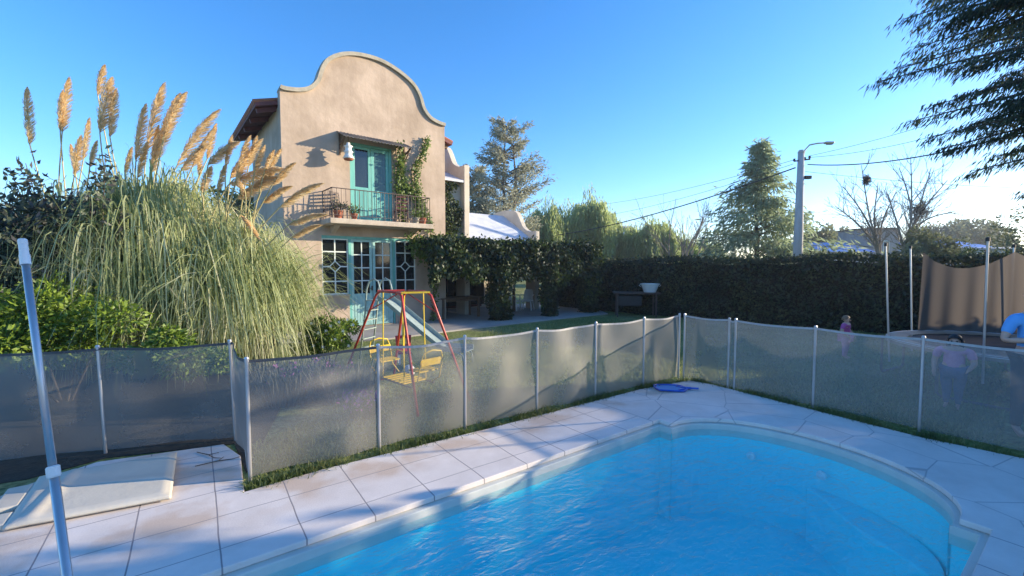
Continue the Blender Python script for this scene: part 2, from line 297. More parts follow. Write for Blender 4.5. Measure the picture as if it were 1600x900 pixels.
# ---- deck
A_ = G(390, 748); C_ = G(1062, 589); Dd = G(1438, 672); cdir = (Dd-C_).normalized(); adir = (C_-A_).normalized()
Cout = G(1082, 594)
deck_w = [Vector((-8, -5, 0)), Vector((-8, 1.6, 0)), G(-60, 800), G(48, 755), G(150, 722), G(350, 694), G(376, 712), G(382, 768), G(500, 734), G(760, 670), G(1000, 608), G(1078, 594), G(1115, 601), G(1270, 640), G(1440, 683), G(1600, 716), C_+cdir*9, Vector((9, -5, 0))]
def deck_mat():
    m = bpy.data.materials.new('deck_tiles'); m.use_nodes = True; n = m.node_tree.nodes; l = m.node_tree.links; b = n['Principled BSDF']
    b.inputs['Roughness'].default_value = .75; b.inputs['Specular IOR Level'].default_value = .35
    tc = n.new('ShaderNodeTexCoord'); sp = n.new('ShaderNodeSeparateXYZ'); l.new(tc.outputs['Object'], sp.inputs[0])
    def math_(op, a, b_=None, c=None):
        q = n.new('ShaderNodeMath'); q.operation = op
        for i, v in enumerate((a, b_, c)):
            if v is None: continue
            if isinstance(v, (int, float)): q.inputs[i].default_value = v
            else: l.new(v, q.inputs[i])
        return q.outputs[0]
    nz = n.new('ShaderNodeTexNoise'); nz.inputs['Scale'].default_value = 1.3; nz.inputs['Detail'].default_value = 2; l.new(tc.outputs['Object'], nz.inputs[0])
    wob = math_('MULTIPLY', math_('SUBTRACT', nz.outputs[0], .5), .03)
    def joint(v, step, off, wd):
        a = math_('ADD', math_('ADD', v, wob), off); a = math_('DIVIDE', a, step); a = math_('FRACT', a); a = math_('SUBTRACT', a, .5); a = math_('ABSOLUTE', a)
        return math_('GREATER_THAN', a, .5-wd/step)
    jx = joint(sp.outputs[0], .5, .13, .005); jy = math_('MULTIPLY', joint(sp.outputs[1], .47, .235, .004), math_('GREATER_THAN', math_('ABSOLUTE', sp.outputs[1]), .1)); grid = math_('MAXIMUM', jx, jy)
    vo = n.new('ShaderNodeTexVoronoi'); vo.feature = 'DISTANCE_TO_EDGE'; vo.inputs['Scale'].default_value = 1.35; vo.inputs['Randomness'].default_value = .8
    mp = n.new('ShaderNodeMapping'); mp.inputs['Location'].default_value = (3.1, 1.7, 0); l.new(tc.outputs['Object'], mp.inputs[0]); l.new(mp.outputs[0], vo.inputs[0])
    crz = math_('MULTIPLY', math_('LESS_THAN', vo.outputs['Distance'], .007), .55)
    far = math_('GREATER_THAN', sp.outputs[0], -.12)
    rgt = math_('LESS_THAN', sp.outputs[1], -PWID-.45); zone = math_('MULTIPLY', far, math_('SUBTRACT', 1.0, rgt))
    jt = math_('ADD', math_('MULTIPLY', crz, zone), math_('MULTIPLY', grid, math_('SUBTRACT', 1.0, zone))); jt = math_('MINIMUM', jt, 1.0)
    t = n.new('ShaderNodeTexNoise'); t.inputs['Scale'].default_value = 1.5; t.inputs['Detail'].default_value = 9; t.inputs['Roughness'].default_value = .65; l.new(tc.outputs['Object'], t.inputs[0])
    r = n.new('ShaderNodeValToRGB'); ramp(r, [(.35, (.64, .565, .51)), (.65, (.78, .70, .64))]); l.new(t.outputs[0], r.inputs[0])
    # sandy stains on the outer row
    t2 = n.new('ShaderNodeTexNoise'); t2.inputs['Scale'].default_value = 2.1; t2.inputs['Detail'].default_value = 5; l.new(tc.outputs['Object'], t2.inputs[0])
    st = math_('MULTIPLY', math_('GREATER_THAN', sp.outputs[1], 0.1), math_('MULTIPLY', math_('SUBTRACT', t2.outputs[0], .45), 4.0))
    row = n.new('ShaderNodeMapRange'); row.inputs[1].default_value = .42; row.inputs[2].default_value = .7; l.new(sp.outputs[1], row.inputs[0])
    st = math_('MULTIPLY', st, row.outputs[0]); cl = n.new('ShaderNodeClamp'); cl.inputs[2].default_value = .6; l.new(st, cl.inputs[0])
    mx = n.new('ShaderNodeMix'); mx.data_type = 'RGBA'; l.new(cl.outputs[0], mx.inputs[0]); l.new(r.outputs[0], mx.inputs[6]); mx.inputs[7].default_value = (.52, .36, .24, 1)
    mj = n.new('ShaderNodeMix'); mj.data_type = 'RGBA'; l.new(jt, mj.inputs[0]); l.new(mx.outputs[2], mj.inputs[6]); mj.inputs[7].default_value = (.28, .25, .25, 1)
    l.new(mj.outputs[2], b.inputs['Base Color'])
    t3 = n.new('ShaderNodeTexNoise'); t3.inputs['Scale'].default_value = 70; l.new(tc.outputs['Object'], t3.inputs[0])
    h = math_('SUBTRACT', math_('MULTIPLY', t3.outputs[0], .25), jt)
    bp = n.new('ShaderNodeBump'); bp.inputs['Strength'].default_value = .5; bp.inputs['Distance'].default_value = .008; l.new(h, bp.inputs['Height']); l.new(bp.outputs[0], b.inputs['Normal'])
    return m
dk = MB(); dk.plate([toP(p) for p in deck_w], [pool_outline(0)], lambda a, b, h: (a, b, -h), .05)
o = dk.build('pool_deck', deck_mat(), bevel=.008); o.location = P0; o.rotation_euler.z = PA; tag(o, kind='structure')
# ---- pool shell
M['shell'] = mat('pool_shell', (.12, .84, .85), .4, (.09, .77, .82), 1.2)
M['rim'] = mat('pool_rim', (.62, .62, .55), .5, (.52, .53, .48), 3)
WZ = -.12
sh = MB(); oi = pool_outline(-.05); N = len(oi)
sh.add([(x, y, -.11) for x, y in oi]+[(x*1.0, y, -1.2) for x, y in oi], [(i, (i+1) % N, (i+1) % N+N, i+N) for i in range(N)])
bm = bmesh.new(); vv = [bm.verts.new((p[0], p[1], -1.2)) for p in oi]
for i in range(N): bm.edges.new((vv[i], vv[(i+1) % N]))
bmesh.ops.triangle_fill(bm, edges=bm.edges[:]); bm.verts.index_update()
sh.add([v.co for v in bm.verts], [[v.index for v in f.verts] for f in bm.faces]); bm.free()
ps = thing('pool_basin', None, None, P0, PA); ps['kind'] = 'structure'
sh.build('shell', M['shell'], ps)
rm_ = MB(); oo = pool_outline(.03)
rm_.plate(oo, [pool_outline(-.055)], lambda a, b, h: (a, b, -.052-h), .15); rm_.build('rim', M['rim'], ps, bevel=.01)
# curved seat inside the rounded end
seat = MB(); so_ = []
for i in range(15):
    a = -math.pi/2+math.pi*.52*i/14; so_.append((.93*math.cos(a)**.9 if i else 0, -PWID/2+(PWID/2-.24)*math.sin(a)))
sin_ = [(x*(1-.42*math.sin(math.pi*(i+.5)/15))-.03, -PWID/2+(y+PWID/2)*(1-.36*math.sin(math.pi*(i+.5)/15))) for i, (x, y) in reversed(list(enumerate(so_)))]
seat.plate(so_+sin_, [], lambda a, b, h: (a, b, -.58-h), .65)
seat.build('seat_ledge', M['shell'], ps, bevel=.02)
for yy in (-.8, -1.5):
    j = MB(); xx = .9*math.sqrt(max(0, 1-((yy+PWID/2)/(PWID/2-.2))**2)); j.lathe([(0, 0), (.05, 0), (.05, .02), (.02, .03), (0, .03)], (0, 0, 0), 14)
    q = j.build('inlet', M['whitepl'], ps); q.location = (xx-.04, yy, -.38); q.rotation_euler = (0, -math.pi/2, 0)
def water_mat():
    m = bpy.data.materials.new('pool_water'); m.use_nodes = True; n = m.node_tree.nodes; l = m.node_tree.links; n.clear()
    tc = n.new('ShaderNodeTexCoord'); mp = n.new('ShaderNodeMapping'); mp.inputs['Scale'].default_value = (1.0, 2.2, 1); mp.inputs['Rotation'].default_value = (0, 0, .5); l.new(tc.outputs['Object'], mp.inputs[0])
    a = n.new('ShaderNodeTexNoise'); a.inputs['Scale'].default_value = 2.2; a.inputs['Detail'].default_value = 5; a.inputs['Distortion'].default_value = .8; l.new(mp.outputs[0], a.inputs[0])
    b = n.new('ShaderNodeTexNoise'); b.inputs['Scale'].default_value = 11; b.inputs['Detail'].default_value = 3; b.inputs['Distortion'].default_value = .6; l.new(mp.outputs[0], b.inputs[0])
    ad = n.new('ShaderNodeMath'); ad.operation = 'MULTIPLY_ADD'; ad.inputs[1].default_value = .34; l.new(b.outputs[0], ad.inputs[0]); l.new(a.outputs[0], ad.inputs[2])
    bp = n.new('ShaderNodeBump'); bp.inputs['Strength'].default_value = .8; bp.inputs['Distance'].default_value = .08; l.new(ad.outputs[0], bp.inputs['Height'])
    fr = n.new('ShaderNodeFresnel'); fr.inputs[0].default_value = 1.33; l.new(bp.outputs[0], fr.inputs[1])
    rf = n.new('ShaderNodeBsdfRefraction'); rf.inputs['IOR'].default_value = 1.33; rf.inputs['Roughness'].default_value = .02; rf.inputs[0].default_value = (.8, .97, 1, 1); l.new(bp.outputs[0], rf.inputs['Normal'])
    tp = n.new('ShaderNodeBsdfTransparent'); tp.inputs[0].default_value = (.8, .98, 1, 1)
    mt = n.new('ShaderNodeMixShader'); mt.inputs[0].default_value = .9; l.new(rf.outputs[0], mt.inputs[1]); l.new(tp.outputs[0], mt.inputs[2])
    gl = n.new('ShaderNodeBsdfGlossy'); gl.inputs['Roughness'].default_value = .04; l.new(bp.outputs[0], gl.inputs['Normal'])
    mx = n.new('ShaderNodeMixShader'); gb = n.new('ShaderNodeNewGeometry'); inv = n.new('ShaderNodeMath'); inv.operation = 'MULTIPLY_ADD'; inv.inputs[1].default_value = -1; inv.inputs[2].default_value = 1; l.new(gb.outputs['Backfacing'], inv.inputs[0]); fm = n.new('ShaderNodeMath'); fm.operation = 'MULTIPLY'; l.new(fr.outputs[0], fm.inputs[0]); l.new(inv.outputs[0], fm.inputs[1]); l.new(fm.outputs[0], mx.inputs[0]); l.new(mt.outputs[0], mx.inputs[1]); l.new(gl.outputs[0], mx.inputs[2])
    o = n.new('ShaderNodeOutputMaterial'); l.new(mx.outputs[0], o.inputs[0]); return m
wa = MB(); oi = pool_outline(-.045)
bm = bmesh.new(); vv = [bm.verts.new((p[0], p[1], WZ)) for p in oi]
for i in range(len(vv)): bm.edges.new((vv[i], vv[(i+1) % len(vv)]))
bmesh.ops.triangle_fill(bm, edges=bm.edges[:]); bmesh.ops.recalc_face_normals(bm, faces=bm.faces[:])
for f in bm.faces:
    if f.normal.z < 0: f.normal_flip()
me = bpy.data.meshes.new('water'); bm.to_mesh(me); bm.free()
o = link('water', me, water_mat()); o.location = P0; o.rotation_euler.z = PA; tag(o, kind='structure')

# ------------------------------------------------------------------ house
FR = G(697, 499); rr = ray(697, 197); tt = math.hypot(FR.x, FR.y)/math.hypot(rr[0], rr[1]); HR = CH+rr[2]*tt
L0 = G(437, 137, HR); L0.z = 0; hv = Vector((FR.x-L0.x, FR.y-L0.y, 0)); HW = hv.length; HA = math.atan2(hv.y, hv.x); he = hv.normalized(); hn = Vector((-he.y, he.x, 0))
def Hs(px, py, b=0.0):
    r = ray(px, py); lx = np.array(L0)[:2]; nn = np.array(hn)[:2]; t = (b+lx@nn)/(r[:2]@nn); p = CP+r*t
    return float((p[:2]-lx)@np.array(he)[:2]), float(p[2])
def HWd(x, y, z=0): return L0+he*x+hn*y+Vector((0, 0, z))
house = thing('stucco_house', 'two-storey sand stucco house with curved gable, turquoise doors and small balcony', 'house', L0, HA)
gab = [(0, 6.9), (.13, 6.88), (.5, 6.93), (.81, 7.07), (1.03, 7.33), (1.15, 7.69), (1.32, 8.0), (1.64, 8.24), (2.03, 8.39), (2.53, 8.46), (3.05, 8.43), (3.6, 8.26), (4.05, 8.0), (4.28, 7.69), (4.42, 7.31), (4.66, 7.05), (4.98, 6.94), (HW, 6.91)]
gc = [tuple(p) for p in smooth_curve(gab, 4)]
xf = lambda a, b, h: (a, h, b)
fac = MB(); T = .3
fac.plate([(HW, -.02), (0, -.02)]+gc, [[(1.9, 3.32), (3.27, 3.32), (3.27, 5.76), (1.9, 5.76)], [(1.02, 1.06), (1.82, 1.06), (1.82, .03), (3.34, .03), (3.34, 1.06), (4.1, 1.06), (4.1, 2.86), (1.02, 2.86)]], xf, T)
fac.build('facade_wall', M['stucco'], house)
cp = MB(); n_ = len(gc); vs = []; fs = []
for i, (x, z) in enumerate(gc):
    a = Vector(gc[max(i-1, 0)]); b = Vector(gc[min(i+1, n_-1)]); d = (b-a).normalized(); nn = Vector((-d.y, d.x)); pz = Vector((x, z))
    if nn.y < 0 and abs(d.x) > .2: nn = -nn
    for (off, y) in ((-.035, -.085), (.075, -.085), (.1, .12), (.075, T+.06), (-.035, T+.06)):
        q = pz+nn*off; vs.append((q.x, y, q.y))
for i in range(n_-1):
    for k in range(5): fs.append((i*5+k, i*5+(k+1) % 5, (i+1)*5+(k+1) % 5, (i+1)*5+k))
fs += [tuple(range(5)), tuple(range((n_-1)*5, n_*5))]
cp.add(vs, fs); cp.build('gable_coping', M['coping'], house)
# side and back walls
sw = MB(); sw.b2((0, T, -.02), (.28, 4.6, 6.45)); sw.b2((HW-.28, T, -.02), (HW, 4.6, 6.45)); sw.b2((.28, 4.3, -.02), (HW-.28, 4.6, 6.45)); sw.build('side_wall', M['stucco'], house)
ru = MB(); mid = HW/2; rz0 = 7.42; sl_ = .30
rf = MB()
for s_ in (-1, 1):
    ov = .56 if s_ < 0 else .5; x1 = mid+s_*(mid+ov); z1 = rz0-sl_*(mid+ov)
    rf.add([(mid, T+.004, rz0), (x1, T+.004, z1), (x1, 4.9, z1), (mid, 4.9, rz0), (mid, T+.004, rz0-.1), (x1, T+.004, z1-.1), (x1, 4.9, z1-.1), (mid, 4.9, rz0-.1)],
           [(0, 1, 2, 3), (7, 6, 5, 4), (0, 4, 5, 1), (1, 5, 6, 2), (2, 6, 7, 3)])
roof = rf.build('roof', M['maroon'], house)
tl = MB()
for s_ in (-1, 1):
    ov = .59 if s_ < 0 else .55; ln = mid+ov
    for k in range(22):
        y = T+.12+k*.208
        p = [(mid+s_*t_*ln, y, rz0+.03-sl_*t_*ln) for t_ in (0, .5, 1)]; tl.tube(p, .085, 6)
tl.build('roof_tiles', M['tile'], roof)
for s_, ov in ((-1, .5), (1, .42)):
    for k in range(4):
        y = T+.25+k*1.1; x0 = 0 if s_ < 0 else HW; x1 = x0+s_*ov
        r_ = MB(); r_.bar((x0-s_*.2, y, rz0-.17-sl_*(mid-.2)), (x1, y, rz0-.17-sl_*(mid+ov)), .09, .13); r_.build('rafter', M['maroon'] if s_ < 0 else M['wood'], roof)
# balcony
bx0, bx1, bd_ = 1.0, 4.28, -.92
bl = MB(); bl.b2((bx0, bd_, 3.15), (bx1, -.002, 3.305)); bal = bl.build('balcony_slab', M['slabc'], house, bevel=.02)
bk = MB()
for x in (bx0+.35, bx1-.4):
    bk = MB(); bk.add([(x-.07, -.003, 3.148), (x+.07, -.003, 3.148), (x+.07, -.003, 2.92), (x-.07, -.003, 2.92), (x-.07, -.55, 3.148), (x+.07, -.55, 3.148)], [(0, 1, 2, 3), (0, 4, 5, 1), (3, 2, 5, 4), (0, 3, 4), (1, 5, 2)])
    bk.build('bracket', M['slabc'], bal)
rl = MB(); zt = 4.16; xa, xb, yb = bx0+.09, bx1-.1, bd_+.07
path = [(xa, -.005, zt), (xa, yb, zt), (xb, yb, zt), (xb, -.005, zt)]
for i in range(3):
    rl.bar(path[i], path[i+1], .035, .022); a, b = [tuple((p[0], p[1], 3.4)) for p in path[i:i+2]]; rl.bar(a, b, .02, .015)
    a = Vector(path[i]); b = Vector(path[i+1]); k = max(2, int((b-a).length/.125))
    for j in range(k+1):
        p = a.lerp(b, j/k); rl.tube([(p.x, p.y, 3.305 if j % 6 == 0 else 3.4), (p.x, p.y, zt)], .011 if j % 6 == 0 else .0075, 5)
        if j < k and i == 1 and j % 2 == 0:   # small curls between bars
            q = a.lerp(b, (j+.5)/k); rl.tube([(q.x+.05*math.cos(t_), q.y, 3.62+.05*math.sin(t_)) for t_ in np.linspace(0, 6.0, 9)], .006, 4)
rl.build('balcony_railing', M['iron'], house)
# canopy over the balcony door
cn = MB(); nx = 90; x0, x1 = 1.52, 3.78; vs = []; fs = []
for i in range(nx+1):
    x = x0+(x1-x0)*i/nx; wv = .018*math.sin(i/nx*2*math.pi*22)
    for y, z in ((-.004, 6.0), (-.62, 5.74)):
        vs += [(x, y, z+wv), (x, y, z+wv-.012)]
for i in range(nx):
    a = i*4; b = a+4; fs += [(a, b, b+2, a+2), (a+1, a+3, b+3, b+1), (a+2, b+2, b+3, a+3), (a, a+1, b+1, b)]
fs += [(0, 2, 3, 1), (nx*4, nx*4+1, nx*4+3, nx*4+2)]
cn.add(vs, fs); can = cn.build('canopy', M['zinc'], house)
for x in (x0+.08, x1-.08):
    c_ = MB(); c_.bar((x, -.01, 5.6), (x, -.5, 5.745), .04, .04); c_.bar((x, -.02, 5.3), (x, -.02, 5.95), .04, .04); c_.bar((x, -.03, 5.35), (x, -.42, 5.72), .03, .03); c_.build('canopy_bracket', M['wood'], can)
# doors and windows
def leaf_door(name, x0, x1, z0, z1, frame, cols, rows, pz0, pz1, glassm, mun, parent, y=.09, st=.075, px0=None, px1=None):
    o = MB(); gx0 = px0 or x0+st; gx1 = px1 or x1-st
    o.b2((x0, y-.025, z0), (gx0, y+.025, z1)); o.b2((gx1, y-.025, z0), (x1, y+.025, z1)); o.b2((gx0, y-.025, pz1), (gx1, y+.025, z1)); o.b2((gx0, y-.022, z0), (gx1, y+.022, pz0))
    d = o.build(name, frame, parent, bevel=.004)
    if pz0-z0 > .5:
        k = 6; bb = MB()
        for i in range(k):
            a = gx0+(gx1-gx0)*i/k+.006; b = gx0+(gx1-gx0)*(i+1)/k-.006; bb.b2((a, y-.034, z0+.1), (b, y-.0225, pz0-.06))
        bb.build('panel_boards', frame, d)
    gm = MB(); gm.b2((gx0, y-.003, pz0), (gx1, y+.003, pz1)); gm.build('pane', glassm, d)
    if cols:
        mm = MB()
        for i in range(1, cols): x = gx0+(gx1-gx0)*i/cols; mm.b2((x-.017, y-.02, pz0), (x+.017, y-.004, pz1))
        for j in range(1, rows): z = pz0+(pz1-pz0)*j/rows; mm.b2((gx0, y-.0215, z-.017), (gx1, y-.005, z+.017))
        mm.build('muntins', mun, d)
    return d
fr_ = MB(); y = .07
for a, b in (((1.9, 3.32), (1.98, 5.76)), ((3.19, 3.32), (3.27, 5.76)), ((1.98, 5.68), (3.19, 5.76))): fr_.b2((a[0], .03, a[1]), (b[0], .16, b[1]))
fr_.build('balcony_door_frame', M['teal'], house)
leaf_door('balcony_door', 1.985, 2.585, 3.34, 5.675, M['teal'], 0, 0, 4.42, 5.6, M['glass'], None, house, st=.09)
leaf_door('balcony_door', 2.595, 3.185, 3.34, 5.675, M['teal'], 0, 0, 4.36, 5.58, M['curtain'], None, house, st=.1)
fr_ = MB()
fr_.b2((1.02, .03, 2.78), (4.1, .16, 2.86)); fr_.b2((1.82, .03, .03), (1.9, .16, 2.78)); fr_.b2((3.28, .03, .03), (3.36, .16, 2.78)); fr_.build('garden_door_frame', M['teal'], house)
M['palet'] = mat('pale_turquoise_paint', (.36, .6, .57), .5, (.28, .5, .47), 8)
for x0, x1 in ((1.905, 2.58), (2.6, 3.275)):
    d = leaf_door('garden_door', x0, x1, .04, 2.775, M['palet'], 2, 4, 1.06, 2.7, M['glass'], M['palegreen'], house, st=.085)
h_ = MB(); h_.b2((2.54, .0, 1.15), (2.57, .065, 1.3)); h_.tube([(2.555, .03, 1.22), (2.45, .02, 1.22)], .01, 6); h_.build('handle', M['iron'], house.children[-1])
def diamond_window(x0, x1, z0, z1):
    o = MB(); y = .09; s_ = .035
    o.b2((x0, y-.03, z0), (x0+s_, y+.03, z1)); o.b2((x1-s_, y-.03, z0), (x1, y+.03, z1)); o.b2((x0+s_, y-.03, z1-s_), (x1-s_, y+.03, z1)); o.b2((x0+s_, y-.03, z0), (x1-s_, y+.03, z0+s_))
    d = o.build('window', M['palegreen'], house)
    gm = MB(); gm.b2((x0+s_, y-.003, z0+s_), (x1-s_, y+.003, z1-s_)); gm.build('pane', M['glass'], d)
    mm = MB(); cx = (x0+x1)/2; rows = [z1-(z1-z0)*k for k in (.235, .5, .765)]; zc = rows[1]; r = .165; q = .019
    mm.b2((cx-q, y-.02, z0+s_), (cx+q, y-.004, zc-r)); mm.b2((cx-q, y-.02, zc+r), (cx+q, y-.004, z1-s_))
    mm.b2((x0+s_, y-.02, zc-q), (cx-r, y-.004, zc+q)); mm.b2((cx+r, y-.02, zc-q), (x1-s_, y-.004, zc+q))
    for z in (rows[0], rows[2]): mm.b2((x0+s_, y-.0215, z-q), (x1-s_, y-.005, z+q))
    pts = [(cx-r, zc), (cx, zc+r), (cx+r, zc), (cx, zc-r)]
    for i in range(4):
        a = pts[i]; b = pts[(i+1) % 4]; mm.bar((a[0], y-.014, a[1]), (b[0], y-.014, b[1]), .018, .03, up=(b[1]-a[1], 0, a[0]-b[0]))
    mm.build('muntins', M['palegreen'], d)
    sl = MB(); sl.b2((x0-.03, -.05, z0-.05), (x1+.03, .06, z0-.002)); sl.build('window_sill', M['slabc'], d)
diamond_window(1.025, 1.815, 1.065, 2.775); diamond_window(3.365, 4.095, 1.065, 2.775)
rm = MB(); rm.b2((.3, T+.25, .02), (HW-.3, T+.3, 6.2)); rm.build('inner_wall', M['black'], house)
# upper rear wing
def wing(x0, x1, yf, yr, zf, zr, zpost, zpeak, nm):
    yb_ = 2*yr-yf
    wl = MB(); wl.b2((x0+.002, yr+.1, -.02), (x1, yb_, zf-.12)); wl.build('wing_wall', M['stucco_pale'], house)
    if nm == 'upper': wl = MB(); wl.b2((x0+.002, yf, 2.7), (x1, yr+.098, zf-.1)); wl.build('wing_wall', M['stucco_pale'], house)
    else: wl = MB(); wl.b2((x0+.002, yf-.1, zf-.36), (x1, yf+.02, zf-.19)); wl.build('porch_beam', M['wood'], house)
    r = MB(); r.add([(x0+.003, yf-.28, zf-.1), (x1+.001, yf-.28, zf-.1), (x1+.001, yr, zr), (x0+.003, yr, zr), (x0+.003, yb_, zf-.1), (x1+.001, yb_, zf-.1)]+[(x0+.003, yf-.28, zf-.18), (x1+.001, yf-.28, zf-.18), (x1+.001, yr, zr-.08), (x0+.003, yr, zr-.08), (x0+.003, yb_, zf-.18), (x1+.001, yb_, zf-.18)],
                    [(0, 1, 2, 3), (3, 2, 5, 4), (6, 9, 8, 7), (9, 10, 11, 8), (0, 6, 7, 1), (0, 3, 9, 6), (3, 4, 10, 9), (1, 7, 8, 2), (2, 8, 11, 5), (4, 5, 11, 10)])
    r.build('wing_roof', M['whiteroof'], house)
    hw = yr-yf+.3; ys = yf-.3
    prof = [(0, zpost), (.32*hw/2.3, zpost), (.5*hw/2.3, zpost+.03), (.85*hw/2.3, zpost+.2*(zpeak-zpost)), (1.1*hw/2.3, zpost+.55*(zpeak-zpost)), (1.35*hw/2.3, zpost+.85*(zpeak-zpost)), (1.7*hw/2.3, zpeak-.04), (hw, zpeak)]
    c_ = [tuple(p) for p in smooth_curve(prof, 3)]; full = [(ys+a, z) for a, z in c_]+[(ys+2*hw-a, z) for a, z in reversed(c_[:-1])]
    pp = MB(); pp.plate([(ys+2*hw, 0), (ys, 0)]+full, [[(yf+.35, .03), (yr-.15, .03), (yr-.15, 1.7), (yr-.4, 2.05), (yf+.6, 2.05), (yf+.35, 1.7)]], lambda a, b, h: (x1+.002+h, a, b), .24); pp.build('wing_parapet', M['stucco_pale'], house, bevel=.02)
a1, z1_ = Hs(727, 261, 1.0); a2, z2_ = Hs(836, 362, 1.0); 
wing(HW, a1-.25, 1.0, 3.0, 5.35, 6.2, z1_, z1_+1.1, 'upper')
wing(a1, a2-.25, 1.0, 3.0, 3.1, 4.35, z2_, Hs(794, 330, 3.0)[1], 'lower')
gl_ = MB(); gl_.b2((HW+.5, 3.04, .05), (a1+2.2, 3.095, 2.35)); wn_ = gl_.build('shade_panel', M['maroon'], house); gl_ = MB()  # guessed dark door, added to deepen the shade under the pergola
for k in range(3): gl_.b2((HW+.6+k*1.12, 3.02, .15), (HW+1.62+k*1.12, 3.035, 2.25))
gl_.build('pane', M['glass'], wn_)
# things on the balcony
def pot(px_, d_, size, label, kind):
    loc = HWd(px_, d_, 3.306); t = thing('potted_plant', label, 'potted plant', loc, HA, 'potted plants on the balcony')
    m = MB(); m.lathe([(0, 0), (.7*size, 0), (size, 1.5*size), (1.12*size, 1.5*size), (1.12*size, 1.75*size), (.95*size, 1.75*size), (.9*size, 1.5*size), (0, 1.5*size)]); m.build('pot', M['terracotta'] if kind != 2 else M['coping'], t, smooth=False)
    n = 120; c = np.array([0, 0, 1.6*size]); dr = rdir(n); dr[:, 2] = abs(dr[:, 2])+.3; p = c+dr*rng.uniform(0, 2.2*size, n)[:, None]
    leaves('foliage', p, dr, .09, .035, M['L_vinelit'] if kind else M['L_plum'], t)
pot(1.3, -.7, .13, 'terracotta pot at the left end of the balcony behind the railing', 0)
pot(1.75, -.72, .10, 'small terracotta pot of low greenery beside the left-hand balcony pot', 1)
pot(3.75, -.72, .11, 'grey pot with trailing plant near the right end of the balcony', 2)
pot(4.02, -.66, .12, 'terracotta pot under the climbing vine at the right balcony corner', 1)
def bchair(x, y, rz, label, m, s=1):
    t = thing('balcony_chair', label, 'chair', HWd(x, y, 3.306), HA+rz)
    a = MB(); a.box((0, 0, .42), (.42, .4, .03)); a.build('seat', m, t)
    a = MB()
    for sx in (-.19, .19): a.tube([(sx, .18, .42), (sx, .24, .85)], .014, 6)
    for k in range(4): a.bar((-.19, .19+.012*k, .52+.1*k), (.19, .19+.012*k, .52+.1*k), .015, .05)
    a.build('backrest', m, t)
    for sx in (-.18, .18):
        for sy in (-.17, .17): l_ = MB(); l_.tube([(sx, sy, 0), (sx*.95, sy*.95, .41)], .014, 6); l_.build('leg', m, t)
bchair(3.35, -.45, 2.9, 'dark brown wooden chair on the balcony right of the turquoise door', M['maroon'])
bchair(1.5, -.35, .6, 'low dark chair frame at the left end of the balcony', M['iron'])
# hanging lantern
bp_ = HWd(1.72, -.42, 0); t = thing('hanging_lantern', 'white bell-shaped lantern with terracotta base hanging under the left end of the canopy', 'lantern', bp_, HA)
a = MB(); a.lathe([(0, 5.62), (.05, 5.6), (.06, 5.53), (.13, 5.5), (.09, 5.46), (.09, 5.38), (.14, 5.33), (.1, 5.3), (.11, 5.24), (.17, 5.14), (.15, 5.13), (0, 5.14)]); a.build('bell', M['whitepl'], t, smooth=True)
a = MB(); a.lathe([(0, 5.125), (.14, 5.125), (.12, 5.09), (0, 5.08)]); a.build('base', M['terracotta'], t)
a = MB(); a.tube([(0, 0, 5.6), (0, 0, 5.81)], .008, 5); a.build('cord', M['iron'], t)
# ------------------------------------------------------------------ patio
pts = [G(510, 535), G(600, 530), G(720, 515), G(852, 500), G(950, 490), HWd(13.4, .4), HWd(12.5, 3.05), HWd(HW+.02, 3.05), HWd(HW+.02, -.02), HWd(-.3, -.02), HWd(-.6, -1.6)]
pm = MB(); pm.plate([p[:2] for p in pts], [], lambda a, b, h: (a, b, .012-h), .06); tag(pm.build('patio', M['concrete']), kind='structure')
# ------------------------------------------------------------------ pergola
q1 = G(780, 500); q2 = G(857, 494); q3 = G(918, 488); pdv = (q3-q1).normalized(); pnv = Vector((-pdv.y, pdv.x, 0)); q0 = q1-pdv*2.35
perg = thing('pergola', 'timber pergola over the patio, its posts wrapped in vine', 'pergola', (0, 0, 0))
for q in (q1, q2, q3):
    m = MB(); m.tube([(q.x, q.y, 0), (q.x, q.y, 2.5)], .07, 8); m.build('post', M['wood'], perg)
DEP = 2.3
m = MB(); m.bar(q0+Vector((0, 0, 2.55)), q3+pdv*.4+Vector((0, 0, 2.55)), .09, .12); m.build('front_beam', M['wood'], perg)
m = MB(); m.bar(q0+pnv*DEP+Vector((0, 0, 2.55)), q3+pdv*.4+pnv*DEP+Vector((0, 0, 2.55)), .09, .12); m.build('rear_beam', M['wood'], perg)
for q in (q2, q3):
    m = MB(); q = q+pnv*DEP; m.tube([(q.x, q.y, 0), (q.x, q.y, 2.5)], .06, 8); m.build('post', M['wood'], perg)
LEN = (q3-q0).length+.4
for k in range(13):
    b = q0+pdv*(LEN*k/12); m = MB(); m.bar(b+Vector((0, 0, 2.65)), b+pnv*(DEP+.2)+Vector((0, 0, 2.65)), .05, .08); m.build('rafter', M['wood'], perg)
# vine: top mass + front curtain + wraps
def pq(s, d, z): return np.stack([q0.x+pdv.x*s+pnv.x*d, q0.y+pdv.y*s+pnv.y*d, z], -1)
Pv = []; Dv = []
n = 13000; s = rng.uniform(-.35, LEN+.1, n); d = rng.uniform(-.3, DEP+.3, n); z = 2.72+rng.normal(0, .09, n)+.05*np.sin(s*2.1)+.05*np.sin(s*5+d*3); Pv.append(pq(s, d, z)); Dv.append(rdir(n)*[1, 1, .5])
def bottom(s):
    b = 1.5+.12*np.sin(s*3.3)+.1*np.sin(s*7.7+1)
    b = np.where(s > 4.4, 1.2-.25*np.sin((s-4.4)*3), b); b = np.where(s > 6.6, .7, b); return b
n = 27000; s = rng.uniform(-.35, LEN+.25, n); bt = bottom(s); bt = bt+.35*(rng.uniform(0, 1, n)**2)*rng.uniform(0, 1, n); z = bt+(2.86-bt)*rng.uniform(0, 1, n)**.8
